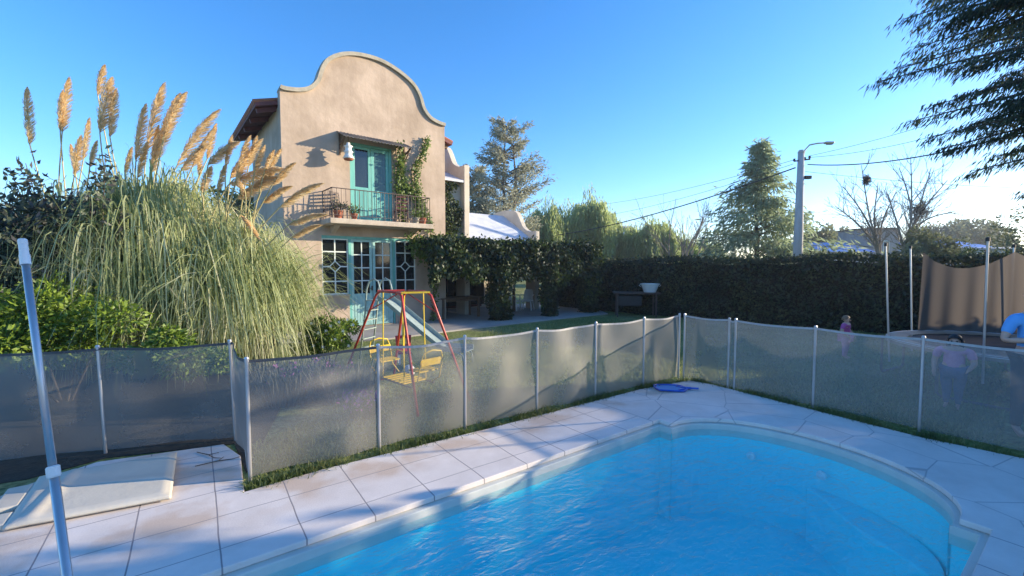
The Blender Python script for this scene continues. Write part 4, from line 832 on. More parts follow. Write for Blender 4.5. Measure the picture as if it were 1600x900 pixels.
for a in angs:
    a = R(a); u = Vector((math.cos(a), math.sin(a), 0)); m = MB(); b = u*(TR+.03); m.tube([b+Vector((0, 0, .3)), b+u*.12+Vector((0, 0, 2.3))], .0145, 8); p_ = m.build('pole', M['alu'], tr); m = MB(); m.lathe([(.024, 0), (.024, .05), (0, .06)], (b.x+u.x*.12, b.y+u.y*.12, 2.28), 8); m.build('pole_cap', M['black'], p_)
m = MB(); vs = []; fs = []; nn_ = 110; nz = 8; tops = [R(a) for a in (-60, -8, 44, 97)]
for i in range(nn_+1):
    a = R(-60)+(R(97)-R(-60))*i/nn_; k = max(j for j in range(len(tops)-1) if a >= tops[j]-1e-9) if a < tops[-1] else len(tops)-2
    u = (a-tops[k])/(tops[k+1]-tops[k]); sag = 4*u*(1-u)*(.3 if k == 2 else .25); ztop = 2.2-sag
    for j in range(nz+1):
        v = j/nz; r = TR-.06-.03*v+.022*math.sin(a*30+.8*math.sin(a*7))*(1-.55*v)-.12*sag*v; vs.append((r*math.cos(a), r*math.sin(a), thh+.03+(ztop-thh-.03)*v))
for i in range(nn_):
    for j in range(nz): a = i*(nz+1)+j; fs.append((a, a+1, a+nz+2, a+nz+1))
m.add(vs, fs); m.build('safety_net', M['net'], tr, smooth=True, fix=False)
exec_late = []
# ------------------------------------------------------------------ shrubs and pampas
def cloud(center, rad, n, nclump=14, seed=0, shell=.55, flat=0):
    c = np.array(center); rad = np.array(rad); cl = nrm(rng.normal(size=(nclump, 3)))*rng.uniform(.35, .95, (nclump, 1)); cl[:, 2] = np.where(cl[:, 2] < -.6, -.6, cl[:, 2])
    ix = rng.integers(0, nclump, n); rr = rng.uniform(.22, .42, nclump)[ix][:, None]; dv = rdir(n); p = cl[ix]+dv*rr*rng.uniform(shell, 1.05, (n, 1))
    return c+p*rad, dv+rdir(n)*.7+[0, 0, -.15]
def shrub(name, label, cat, blobs, m, size, asp=.5, stems=5, group=None):
    b0 = blobs[0][0]; t = thing(name, label, cat, (b0[0], b0[1], -.03), group=group); P_ = []; D_ = []
    for (c, r, n, k) in blobs: p, d = cloud(c, r, n, k); P_.append(p); D_.append(d)
    P_ = np.concatenate(P_); D_ = np.concatenate(D_); k = P_[:, 2] > .0; P_ = P_[k]-np.array([b0[0], b0[1], -.03]); D_ = D_[k]; n = len(P_)
    leaves('foliage', P_, D_, rng.uniform(size*.7, size*1.3, n), size*asp, m, t)
    mm = MB()
    for i in range(stems):
        q = P_[rng.integers(0, n)]; mm.tube([(q[0]*.1, q[1]*.1, 0), (q[0]*.5, q[1]*.5, q[2]*.5), tuple(q)], [.014, .01, .004], 5)
    mm.build('stems', M['bark'], t); return t
def gp(px, py, d): return tuple(D(px, py, d))
# bright shrub in front left
shrub('green_shrub', 'bright sunlit green shrub behind the left fence, in front of the pampas grass', 'shrub', [(gp(95, 505, 6.3), (1.2, .8, .7), 6000, 26), (gp(270, 545, 6.2), (.9, .6, .38), 2200, 14), (gp(10, 520, 5.9), (.9, .6, .6), 2500, 12)], M['L_bright'], .085, .45)
shrub('plum_shrub', 'dark purple-leaved shrub at the far left beside the pampas grass', 'shrub', [(gp(30, 420, 7.0), (1.2, 1.0, 1.1), 6000, 30), (gp(95, 365, 7.0), (1.1, .8, .5), 1700, 16), (gp(-60, 360, 7.2), (1.2, .9, .9), 2500, 14)], M['L_plum'], .12, .38)
# loose plum sprays above
def spray(tgt, frm, n, m, parent, org, leaf=.12, w=.045, hang=.5, rad=.09):
    a = Vector(frm); b = Vector(tgt); P_ = []; pts = []
    for i in range(9):
        t = i/8; p = a.lerp(b, t)+Vector((0, 0, .25*math.sin(math.pi*t)*(b-a).length*.3)); pts.append(p)
    return pts
t = bpy.data.objects['plum_shrub']; o0 = np.array(t.location)
mm = MB(); P_ = []; D_ = []
for (px, py) in ((15, 262), (40, 255), (80, 285), (140, 300), (165, 240), (150, 262), (60, 300), (110, 305), (190, 330), (30, 310), (100, 330)):
    pts = spray(gp(px, py, 6.7), gp(px*.6+60, 430, 7.0), 0, None, None, None); mm.tube([p-t.location for p in pts], [.012-.001*i for i in range(9)], 4)
    for i in range(60):
        k = rng.uniform(4, 8); a = pts[int(k)].lerp(pts[min(8, int(k)+1)], k % 1); P_.append(np.array(a)+rng.normal(0, .07, 3)-o0); D_.append(rng.normal(0, 1, 3)+[0, 0, -.5])
mm.build('sprays', M['bark'], t); leaves('spray_leaves', np.array(P_), np.array(D_), .12, .05, M['L_plum'], t)
# pampas
def pampas(label, loc, n, Rm, Hm, wind=(.25, 0), seed=0):
    t = thing('pampas_grass', label, 'ornamental grass', (loc[0], loc[1], -.03), group='pampas grass clumps')
    az = rng.uniform(0, 2*math.pi, n); base = np.stack([np.cos(az), np.sin(az), 0*az], -1)*rng.uniform(0, .45, n)[:, None]
    az2 = az+rng.normal(0, .8, n); out = np.stack([np.cos(az2), np.sin(az2), 0*az], -1); k = 11; tt = np.linspace(0, 1, k)[None, :, None]
    Rr = Rm*rng.uniform(.2, 1.12, n)[:, None, None]; Hh = Hm*rng.uniform(.4, 1.05, n)[:, None, None]*(1.08-.3*(Rr/Rm)); dr = np.where(rng.uniform(0, 1, n) < .28, rng.uniform(.42, .66, n), rng.uniform(.66, .97, n))[:, None, None]; Hh = Hh*np.where(dr < .66, .93, 1)
    h = Hh*np.sin(math.pi*dr*tt**.85); wnd = np.array([wind[0], wind[1], 0])[None, None]*tt**2*Hh
    path = base[:, None, :]+out[:, None, :]*Rr*(1-(1-tt)**1.7)+wnd; path[..., 2] += h[..., 0]; path[..., 2] = np.maximum(path[..., 2], .02); path += rng.normal(0, .012, path.shape)*tt
    wd = .0165*np.array([.8, 1, 1, 1, 1, 1, .95, .85, .65, .45, .1])[None]*rng.uniform(.6, 1.4, n)[:, None]; side = np.cross(out, [0, 0, 1])+rdir(n)*.5
    wild = (rng.uniform(0, 1, n) < .4)[:, None, None]; kick = rng.normal(0, .46, (n, 1, 3))*[1, 1, .5]; path = path+wild*kick*tt**1.5; path[..., 2] = np.maximum(path[..., 2], .02)
    V, Q = ribbon_arrays(path, wd, side); npmesh('blades', V, Q, M['L_pampas'], t); return t
pg = [pampas('large arching pampas grass clump in the middle, behind the left fence', gp(250, 560, 8.2)[:2], 8500, 1.6, 3.6, (.05, 0)),
      pampas('pampas grass clump nearest the house, its plumes blown to the right', gp(372, 560, 8.3)[:2], 6500, 1.2, 2.75, (.12, -.05)),
      pampas('leftmost pampas grass clump, rising behind the dark plum shrub', gp(120, 560, 8.6)[:2], 3600, 1.7, 3.4, (.05, 0))]
plumes = [((47, 228), (41, 142), 15, 2), ((97, 208), (106, 126), 16, 2), ((94, 205), (97, 145), 14, 2), ((118, 272), (110, 228), 9, 2), ((130, 250), (138, 188), 10, 2), ((116, 275), (125, 215), 14, 2), ((153, 150), (162, 104), 13, 0), ((156, 208), (172, 126), 22, 0), ((172, 216), (180, 143), 15, 0),
 ((212, 255), (225, 168), 16, 0), ((228, 240), (253, 136), 18, 0), ((243, 250), (276, 152), 17, 0), ((256, 215), (287, 148), 18, 0), ((236, 272), (252, 205), 16, 0), ((215, 280), (228, 225), 12, 0), ((275, 262), (336, 176), 18, 0), ((282, 268), (322, 228), 16, 0), ((311, 275), (312, 235), 10, 0), ((323, 250), (336, 196), 11, 0),
 ((325, 258), (369, 223), 17, 1), ((352, 260), (361, 214), 9, 1), ((315, 302), (329, 262), 15, 1), ((369, 282), (388, 216), 13, 1), ((372, 275), (406, 220), 14, 1), ((398, 268), (412, 229), 11, 1), ((414, 266), (427, 236), 10, 1), ((422, 262), (438, 234), 10, 1), ((356, 290), (436, 264), 20, 1), ((368, 312), (440, 275), 18, 1),
 ((425, 290), (458, 256), 12, 1), ((436, 325), (498, 288), 14, 1), ((450, 352), (505, 335), 11, 1), ((375, 335), (403, 372), 10, 1), ((108, 345), (124, 382), 10, 2), ((360, 280), (378, 250), 12, 1), ((395, 300), (425, 272), 13, 1), ((410, 318), (452, 292), 12, 1), ((455, 372), (498, 352), 10, 1), ((388, 262), (400, 215), 10, 1), ((340, 300), (352, 258), 10, 1), ((300, 262), (330, 205), 11, 0), ((250, 225), (268, 168), 11, 0), ((238, 262), (246, 200), 11, 0), ((195, 272), (205, 232), 9, 0), ((140, 262), (150, 222), 9, 2), ((384, 310), (372, 278), 9, 1)]
def plume(a, b, wpx, k, d):
    t = pg[k]; org = np.array(t.location); A = np.array(gp(a[0], a[1], d)); B = np.array(gp(b[0], b[1], d-.1)); ax_ = B-A; ln = np.linalg.norm(ax_); dx = B[0]-A[0]
    root = org+rng.normal(0, .2, 3)*[1, 1, 0]; root[2] = .3; mid = root*.45+A*.55-np.array([dx*.55, 0, -.2]); m = MB()
    st = smooth_curve([root, mid, A, A+ax_*.5, B*.97+A*.03], 4); m.tube([p-org for p in st], [.014-.009*i/len(st) for i in range(len(st))], 5); so2 = m.build('stalk', M['stalk'], t, smooth=True)
    n = 620; rad = wpx/F*d/2*.74*np.where(rng.uniform(0, 1, n) < .2, 1.35, 1); u = rng.uniform(0, 1, n)**.9; r = rad*np.sin(np.clip(u*.86+.14, 0, 1)*math.pi)**.7; c = A+(ax_)*u[:, None]; bend = np.array([0, 0, -1])*(4*u*(1-u))[:, None]*(-.06*ln)
    an = nrm(ax_[None])[0]; rd = rdir(n); rd -= (rd@an)[:, None]*an; rd = nrm(rd); kk = 4; tt = np.linspace(0, 1, kk)[None, :, None]
    L_ = (ln*.17*(1.1-.4*u))[:, None, None]; p = (c+bend)[:, None]+an*L_*tt+rd[:, None]*(r[:, None, None])*np.sin(tt*1.9)+np.array([.45*np.sign(dx+1e-3), 0, -.5])[None, None]*L_*tt**2*.6
    wd = np.array([.005, .010, .008, .002])[None]*np.ones((n, 1))*(wpx/15)**.5; V, Q = ribbon_arrays(p-org, wd, rdir(n)); o = npmesh('plume', V, Q, M['plume'], t)
    so2.parent = o
for (a, b, wpx, k) in plumes: plume(a, b, wpx, k, {0: 7.9, 1: 7.6, 2: 8.0}[k]+rng.uniform(-.2, .2))
# flowering bush, lavender
fb = shrub('flowering_bush', 'round bright green bush with small white flowers at the foot of the facade', 'bush', [(gp(515, 522, 8.6), (.55, .5, .45), 4200, 20), (gp(490, 535, 8.6), (.4, .4, .35), 1500, 10)], M['L_bright'], .06, .5)
for (px, py) in ((487, 505), (498, 520), (510, 517), (517, 509), (530, 503), (543, 499), (552, 507), (505, 542), (545, 540), (524, 530), (490, 540), (536, 517)):
    p = Vector(gp(px, py, 8.12))-fb.location; m = MB()
    for k in range(5):
        a = k*2*math.pi/5; m.add([p, p+Vector((.022*math.cos(a-.4), -.005, .022*math.sin(a-.4))), p+Vector((.035*math.cos(a), -.012, .035*math.sin(a))), p+Vector((.022*math.cos(a+.4), -.005, .022*math.sin(a+.4)))], [(0, 1, 2, 3)])
    m.build('flower', M['flowerw'], fb)
def spiky(name, label, cat, loc, n, rad, h, m, fl):
    t = thing(name, label, cat, (loc[0], loc[1], -.03)); az = rng.uniform(0, 6.28, n); rb = rad*np.sqrt(rng.uniform(0, 1, n)); b = np.stack([rb*np.cos(az), rb*.7*np.sin(az), 0*az], -1); dr = np.stack([np.cos(az)*.5, np.sin(az)*.5, 0*az+1.2], -1)+rng.normal(0, .2, (n, 3)); dr = nrm(dr)
    k = 4; tt = np.linspace(0, 1, k)[None, :, None]; path = b[:, None]+dr[:, None]*(h*rng.uniform(.4, 1, n))[:, None, None]*tt; V, Q = ribbon_arrays(path, .012*np.array([1, 1, .8, .4])[None]*np.ones((n, 1)), rdir(n)); npmesh('foliage', V, Q, m, t)
    if fl is not None:
        ix = rng.integers(0, n, 60); p = path[ix, -1]; leaves('blossom', np.repeat(p, 4, 0)+rng.normal(0, .02, (240, 3)), rdir(240)+[0, 0, .8], .05, .025, fl, t)
for i, (px, py) in enumerate(((440, 625), (485, 620), (535, 620))):
    spiky('lavender', ['greyish lavender clump behind the fence nearest the left corner post', 'middle greyish lavender clump between the fence corner and the swing', 'greyish lavender clump nearest the red swing leg'][i], 'plant', G(px, py)[:2], 1100, .42, .62, M['L_lav'], M['flowerp'] if i == 1 else None)
spiky('flowering_plant', 'low plant with pink and purple blossom beside the fence, under the swing', 'plant', G(567, 648)[:2], 350, .16, .32, M['L_mid'], M['flowerp'])
# ------------------------------------------------------------------ trees
def branch(mb, p, d, ln, r, depth, tips, spread=.6, lift=.1, kids=3, n=4, segs=5, taper=.55, minr=.004, curl=0):
    pts = [Vector(p)]; rs = [r]; dd = Vector(d).normalized()
    for i in range(n):
        dd = (dd+Vector(rng.normal(0, .12, 3))+Vector((0, 0, lift))*.3).normalized(); pts.append(pts[-1]+dd*(ln/n)); rs.append(max(minr, r*(1-(1-taper)*(i+1)/n)))
    mb.tube(pts, rs, segs, cap=False)
    if depth == 0: tips.append((pts, dd)); return
    for i in range(kids):
        k = rng.uniform(.35, 1)*n; j = min(n-1, int(k)); q = pts[j].lerp(pts[j+1], k-j); a = rng.uniform(0, 6.28)
        o = dd.orthogonal().normalized(); o2 = dd.cross(o); nd = (dd+(o*math.cos(a)+o2*math.sin(a))*spread*rng.uniform(.6, 1.3)+Vector((0, 0, lift))).normalized()
        branch(mb, q, nd, ln*rng.uniform(.5, .75), rs[j]*.6, depth-1, tips, spread, lift, kids, n, max(3, segs-1), taper, minr)
    branch(mb, pts[-1], dd, ln*.6, rs[-1], depth-1, tips, spread, lift, kids, n, max(3, segs-1), taper, minr)
def mk_tree(name, label, cat, base, group=None): return thing(name, label, cat, base, group=group)
def conifer_airy(label, px, ytop, d, wpx, n=9000, trunks=1, droop=0, m='L_conif', bark='bark', prof=None, leaf=.3, lw=.07, name='conifer_tree', lowest=.12, cat='tree', tilt=.25, group=None, nbr=120, scat=1.0):
    top = D(px, ytop, d); base = Vector((top.x, top.y, -.03)); h = top.z; t = mk_tree(name, label, cat, base, group); mb = MB(); P_ = []; D_ = []
    Wd = wpx/F*d/2
    for k in range(trunks):
        ox = (k-(trunks-1)/2)*.35*Wd*.5; mb.tube([(ox*.3, 0, 0), (ox*.6, 0, h*.3), (ox+rng.normal(0, .1), 0, h*.65), (ox*(.8), 0, h*(.97 if k == 0 else rng.uniform(.75, .9)))], [h*.018, h*.014, h*.008, h*.002], 7)
    nb = nbr
    for i in range(nb):
        z = h*(lowest+(1-lowest)*(i+.5)/nb); u = z/h; wdt = (prof or (lambda u: math.sin(min(1, (1-u)*1.25+.06)*math.pi/2)))(u)*Wd*rng.uniform(.55, 1.1); a = rng.uniform(0, 6.28); dirv = Vector((math.cos(a), math.sin(a), 0)); s0_ = Vector((rng.uniform(-.1, .1)*Wd*(trunks > 1), 0, z-wdt*tilt*.6)); pts = []
        for j in range(6):
            q = j/5; pts.append(s0_+dirv*wdt*q+Vector((0, 0, wdt*(tilt*q+(.12-droop)*q*q*1.2))))
        mb.tube(pts, [max(.01, h*.004*(1-.8*j/5)) for j in range(6)], 4, cap=False)
        kk = int(n/nb*(.25+1.5*wdt/Wd)); ks = rng.uniform(.25, 1.02, kk)**.8*5; cl = rng.integers(0, 9, kk)
        for q, c_ in zip(ks, cl):
            j = min(4, int(q)); p = pts[j].lerp(pts[j+1], q-j); side = Vector((-dirv.y, dirv.x, 0))*(math.sin(c_*2.4+i)*.2*wdt)*(1.2-q/6); P_.append(np.array(p+side)+rng.normal(0, .05+.025*Wd, 3)*[1, 1, .6]*scat*(.35+wdt/Wd)); D_.append(np.array(dirv)*.8+rng.normal(0, .5, 3)+[0, 0, .15-droop*1.4])
    mb.build('trunk', M[bark], t, smooth=True); P_ = np.array(P_); P_[:, 2] = np.maximum(P_[:, 2], .3); leaves('crown', P_, np.array(D_), rng.uniform(leaf*.6, leaf*1.3, len(P_)), lw, M[m], t); return t
conifer_airy('tall airy grey-green tree rising behind the house wing', 796, 190, 34, 165, 17000, 2, leaf=.3, lw=.08, tilt=.35, lowest=.2, prof=lambda u: min(1, .2+1.1*(1-u)**.7)*rng.uniform(.6, 1.15), scat=1.5)
conifer_airy('greyish tree between the facade corner and the tall airy tree', 738, 262, 36, 100, 10000, 1, leaf=.3, lw=.09, tilt=.3, lowest=.2, prof=lambda u: .35+.65*math.sin(min(1, (1-u)*1.4)*math.pi/2))
conifer_airy('small grey conifer behind the leftmost of the drooping willows', 842, 338, 52, 60, 3500, 1, leaf=.4, lw=.12)
conifer_airy('feathery drooping conical tree left of the street lamp', 1188, 222, 26, 380, 24000, 1, droop=.5, m='L_cedar', leaf=.42, lw=.09, tilt=.5, lowest=.12, prof=lambda u: min(1, .02+1.05*(1-u)**1.25)*rng.uniform(.55, 1.15), name='feathery_tree', scat=2.2)
def willow(label, px, ytop, d, wpx, n=900, name='willow_tree'):
    top = D(px, ytop, d); base = Vector((top.x, top.y, -.03)); h = top.z; t = mk_tree(name, label, 'tree', base, 'willows beyond the hedge'); Wd = wpx/F*d/2; mb = MB()
    mb.tube([(0, 0, 0), (.1, 0, h*.4), (0, 0, h*.75)], [.25, .2, .1], 7); an = []
    for i in range(16):
        a = rng.uniform(0, 6.28); r = Wd*rng.uniform(.3, .95); z0 = h*rng.uniform(.4, .7); tip = Vector((r*math.cos(a), r*math.sin(a), h*(.97-.3*(r/Wd)**2)*rng.uniform(.82, 1.0))); mid = Vector((tip.x*.4, tip.y*.4, (z0+tip.z)/2+.3)); c_ = smooth_curve([(0, 0, z0), mid, tip], 4); mb.tube(c_, [.09-.08*j/len(c_) for j in range(len(c_))], 4, cap=False); an += [Vector(q) for q in c_[3:]]
    an.append(Vector((0, 0, h))); mb.build('trunk', M['bark'], t, smooth=True)
    A = np.array([tuple(v) for v in an]); ix = rng.integers(0, len(A), n); st = A[ix]+rng.normal(0, .28, (n, 3)); L_ = rng.uniform(.35, 1, n)*(st[:, 2]-.5)*.75; k = 7; tt = np.linspace(0, 1, k)[None, :, None]
    per = 12; tt = rng.uniform(0, 1, (n, per)); out = nrm(st*[1, 1, 0]+1e-4); P_ = st[:, None]+out[:, None]*.35*np.sqrt(tt)[..., None]+rng.normal(0, .035, (n, per, 3)); P_[..., 2] -= L_[:, None]*tt
    P_ = P_.reshape(-1, 3); leaves('crown', P_, rng.normal(0, .25, P_.shape)+[0, 0, -1], rng.uniform(.3, .6, len(P_)), .085, M['L_willow'], t)
for i, (px, yt, d, wp, n, lab) in enumerate(((858, 312, 42, 46, 700, 'narrow weeping willow above the pergola end, leftmost of the willows'), (884, 318, 45, 34, 450, 'slim dark weeping willow between two taller ones above the pergola'), (920, 296, 43, 54, 900, 'tallest weeping willow with a pointed round top'), (948, 322, 46, 36, 500, 'weeping willow on the right shoulder of the tallest one'), (985, 352, 46, 40, 500, 'low weeping willow beside the pale distant building'), (1015, 345, 44, 60, 900, 'broad low weeping willow left of the leafless tree'), (1060, 372, 45, 60, 500, 'lowest weeping willow, behind the slender leafless tree'), (1098, 378, 47, 50, 400, 'small weeping willow left of the feathery conical tree'))): willow(lab, px, yt-9, d, wp*1.45, int(n*2.8))
def bare(label, px, ytop, d, spreadx, stems, seed, nests=0, depth=3):
    top = D(px, ytop, d); base = Vector((top.x, top.y, -.03)); h = top.z; t = mk_tree('bare_tree', label, 'tree', base, None); mb = MB(); tips = []
    for k in range(stems):
        a = rng.uniform(-.6, .6)*spreadx+(.35*(k-(stems-1)/2)*spreadx); branch(mb, (.05*k, 0, 0), (a, rng.uniform(-.3, .3), 1), h*.5, .02*h*.7, depth, tips, .62, .14, 3, 4, 6, .55, .009)
    mb.build('trunk', M['barkpale'], t, smooth=True)
    P_ = []; D_ = []
    for pts, dd in tips[::2]:
        P_.append(np.array(pts[-1])); D_.append(np.array(dd)+rng.normal(0, .4, 3))
    leaves('crown', np.array(P_), np.array(D_), .22, .03, M['L_olive'], t)
    return t
t1 = bare('slender leafless tree behind the hedge, between willows and feathery tree', 1062, 312, 30, .45, 4, 1, depth=3)
def bare_px(label, base_px, d, limbs, seed):
    b = D(base_px, 413, d); base = Vector((b.x, b.y, -.03)); t = mk_tree('bare_tree', label, 'tree', base, None); mb = MB(); tips = []
    for k, lm in enumerate(limbs):
        pts = [Vector((0.04*k, 0, 0)), (D(base_px+rng.uniform(-3, 3), 400, d)-base)]+[D(px, py, d+rng.uniform(-.8, .8))-base for px, py in lm]; c_ = [Vector(q) for q in smooth_curve(pts, 5)]
        r0 = .085; mb.tube(c_, [r0*(1-.85*i/(len(c_)-1)) for i in range(len(c_))], 6, cap=False)
        for i in range(6, len(c_)-1, 1):
            for q in range(2):
                dv = (c_[i+1]-c_[i]).normalized(); o = dv.orthogonal().normalized(); a = rng.uniform(0, 6.28); nd = (dv+(o*math.cos(a)+dv.cross(o)*math.sin(a))*.9+Vector((0, 0, .15))).normalized()
                branch(mb, c_[i], nd, rng.uniform(.5, 1.3)*(1.15-.5*i/len(c_)), r0*.3*(1-.6*i/len(c_)), 1, tips, .6, .12, 3, 4, 4, .5, .006)
    mb.build('trunk', M['barkpale'], t, smooth=True)
    leaves('crown', np.array([np.array(p[-1]) for p, dd in tips[::3]]), np.array([np.array(dd) for p, dd in tips[::3]]), .14, .03, M['L_olive'], t)
    return t
t2 = bare_px('leafless spreading tree right of the street lamp, left of the two', 1372, 20, [[(1345, 355), (1305, 322)], [(1352, 340), (1318, 292)], [(1358, 335), (1346, 258)], [(1366, 345), (1372, 285)], [(1378, 350), (1400, 300)]], 2)
t3 = bare_px('taller leafless tree holding a dark twig clump, right of the two', 1412, 19, [[(1424, 335), (1423, 245)], [(1424, 330), (1405, 262)], [(1432, 338), (1455, 262)], [(1436, 338), (1480, 282)], [(1440, 348), (1492, 330)], [(1402, 350), (1385, 300)]], 3)
for (px, py, d, r, lab) in ((1437, 328, 18.8, .42, 'large dark tangled twig nest in the taller leafless tree'), (1354, 282, 19.8, .2, 'small dark twig nest high in the left leafless tree')):
    c_ = D(px, py, d); n = 420; dv = rdir(n); P_ = dv*rng.uniform(0, r, n)[:, None]*[.8, .8, 1.2]; k = 3; L_ = .35 if r > .3 else .2; path = P_[:, None]+rdir(n)[:, None]*np.linspace(-.5, .5, k)[None, :, None]*L_; V, Q = ribbon_arrays(path, np.full((n, k), .018), rdir(n)); o = npmesh('twig_nest', V, Q, M['hair']); o.location = c_; tag(o, lab, 'nest')
def round_tree(label, px, ytop, d, wpx, n, m='L_far', leaf=.3, name='leafy_tree', hb=None, cat='tree', group='trees beyond the hedge', lw=.5):
    top = D(px, ytop, d); base = Vector((top.x, top.y, -.03)); h = top.z; t = mk_tree(name, label, cat, base, group); Wd = wpx/F*d/2; z0 = hb if hb is not None else h*.3
    p, dd = cloud((0, 0, (h+z0)/2), (Wd, Wd*.8, (h-z0)/2), n, 22); leaves('crown', p, dd, rng.uniform(leaf*.7, leaf*1.3, n), leaf*lw, M[m], t)
    mb = MB(); tips = []; branch(mb, (0, 0, 0), (0, 0, 1), h*.4, h*.02+.02, 2, tips, .7, .15, 4, 4, 6); mb.build('trunk', M['bark'], t, smooth=True)
fars = [(1275, 350, 48, 50, 'L_olive', 'rounded olive tree just right of the street lamp pole'), (1300, 352, 70, 45, 'L_far', 'far tree above the blue roof, left part'), (1325, 350, 72, 40, 'L_far', 'far tree above the blue roof, right part'), (1480, 350, 60, 60, 'L_far', 'distant tree right behind the taller leafless tree'), (1520, 335, 62, 70, 'L_far', 'highest rounded tree of the distant line at right'), (1552, 345, 64, 50, 'L_far', 'distant tree at the right end of the far line'), (1500, 345, 66, 40, 'L_far', 'narrow far tree between two rounder ones at right'), (1450, 352, 66, 50, 'L_far', 'dim far tree behind the twig nest')]
for px, yt, d, wp, m_, lab in fars: round_tree(lab, px, yt, d, wp, 1800, m_, .55)
round_tree('pale shrubby bush between hedge and street lamp foot', 1270, 385, 21, 60, 2600, 'L_olive', .14, 'leafy_bush', .9, 'bush', None)
round_tree('grey-green loose bush behind the trampoline net, left side', 1435, 362, 16, 90, 4200, 'L_olive', .12, 'leafy_bush', .9, 'bush', None)
round_tree('yellow-green bush rising over the trampoline net', 1500, 362, 15.5, 95, 4500, 'L_olive', .12, 'leafy_bush', .9, 'bush', None)
round_tree('bright green bush topping the hedge behind the net', 1540, 385, 14, 70, 2500, 'L_mid', .1, 'leafy_bush', 1.0, 'bush', None)
round_tree('light leafy tree at the right edge above the trampoline pole', 1608, 300, 14, 120, 1500, 'L_olive', .12, 'leafy_tree', 1.5, 'tree', None)
round_tree('low bright bush in front of the willow trees', 1082, 385, 32, 28, 900, 'L_bright', .2, 'leafy_bush', 1.6, 'bush', None)
round_tree('dark tree peeping over the pampas beside the roof eave', 345, 278, 30, 60, 2500, 'L_mid', .3)
round_tree('small tree under the eave behind the pampas plumes', 385, 270, 32, 50, 2000, 'L_mid', .3)
# big overhanging tree at the right
bt_loc = Vector((10.2, 4.4, -.03)); bt = mk_tree('overhanging_tree', 'large dark leafy tree at the right edge, its drooping branches hanging into the sky', 'tree', bt_loc)
mb = MB(); mb.tube([(0, 0, 0), (.1, .05, 1.5), (-.05, .1, 3.2), (-.2, .15, 5.2), (-.2, .2, 7.5)], [.24, .2, .17, .12, .05], 9); P_ = []; D_ = []
tg = [((1368, 128), 6.2), ((1400, 108), 6.4), ((1410, 30), 6.3), ((1425, -40), 6.2), ((1430, 75), 6.6), ((1420, 190), 6.4), ((1470, 232), 6.7), ((1450, 215), 6.3), ((1500, 150), 6.2), ((1540, 100), 6.0), ((1520, 20), 6.2), ((1590, 60), 6.0), ((1560, 175), 6.3), ((1590, 230), 6.4), ((1605, 300), 6.6), ((1480, -20), 6.0), ((1570, -30), 6.0), ((1500, 60), 6.8), ((1560, 130), 6.9), ((1480, 110), 6.6), ((1540, 210), 6.8), ((1600, 130), 6.2), ((1600, 0), 6.5), ((1460, 50), 6.5), ((1620, 180), 6.0), ((1640, 90), 6.4), ((1455, 165), 6.5), ((1515, 195), 6.5), ((1580, 160), 5.8), ((1545, 50), 6.6), ((1450, 0), 6.6)]
o0 = np.array(bt_loc)
for _ in range(42):
    yy_ = rng.uniform(-60, 280); x0_ = 1430+(70 if 100 < yy_ < 190 else 0)+max(0, yy_-200)*1.1; tg.append(((rng.uniform(x0_, 1680), yy_), rng.uniform(5.8, 7.4)))
for (px, py), d in tg:
    tip = np.array(gp(px, py, d))-o0; st = np.array([-.1, .1, max(1.8, min(6.5, tip[2]-.6))]); mid = st*.5+tip*.5+[0, 0, .55]; c_ = [Vector(q) for q in smooth_curve([st, mid, tip], 8)]; mb.tube(c_, [.05-.046*j/(len(c_)-1) for j in range(len(c_))], 5, cap=False)
    for j in range(3, len(c_)-1):
        dv = (c_[j+1]-c_[j]).normalized(); sdv2 = dv.cross(Vector((0, 0, 1))).normalized()
        for s2 in (-1, 1, .5, -.5):
            twl = .22+.4*(1-j/len(c_)); td = (dv+sdv2*s2*rng.uniform(.4, 1.1)+Vector((0, 0, rng.uniform(-.25, .2)))).normalized(); tp_ = [c_[j], c_[j]+td*twl*.5, c_[j]+td*twl-Vector((0, 0, .06))]; mb.tube(tp_, [.006, .004, .002], 3, cap=False)
            for q in np.linspace(.15, 1, 12): a = c_[j]+td*twl*q; P_.append(np.array(a)+rng.normal(0, .035, 3)); D_.append(np.array(td)*.55+rng.normal(0, .22, 3)+[0, 0, -.75])
mb.build('trunk', M['bark'], bt, smooth=True); P_ = np.array(P_); print('overhang leaves', len(P_))
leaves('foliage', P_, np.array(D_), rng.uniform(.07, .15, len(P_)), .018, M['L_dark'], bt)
p2, d2 = cloud((.5, -.7, 2.3), (1.5, 2.0, 2.5), 24000, 90, shell=.1)  # dense leaf mass out of view, added to shade the deck
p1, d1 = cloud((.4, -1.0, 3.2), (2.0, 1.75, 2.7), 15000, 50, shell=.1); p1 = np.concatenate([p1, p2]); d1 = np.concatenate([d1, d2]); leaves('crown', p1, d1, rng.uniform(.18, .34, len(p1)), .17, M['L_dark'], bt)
# unseen shrub and hedge right of the frame, added as shade casters
shrub('shade_shrub', 'dense dark shrub added out of view at the right to shade the deck', 'shrub', [((9.0, 3.2, .9), (1.2, 2.2, 1.3), 6000, 30), ((9.4, .6, 1.0), (1.2, 1.8, 1.5), 3500, 20)], M['L_dark'], .16, .5)
shrub('shade_hedge', 'ragged hedge added out of view beyond the trampoline to shade deck and right fence', 'hedge', [((12.6, 1.0+1.5*k, 1.1), (.9, 1.2, 1.12), 3800, 24) for k in range(5)], M['L_hedge'], .2, .6, stems=14)
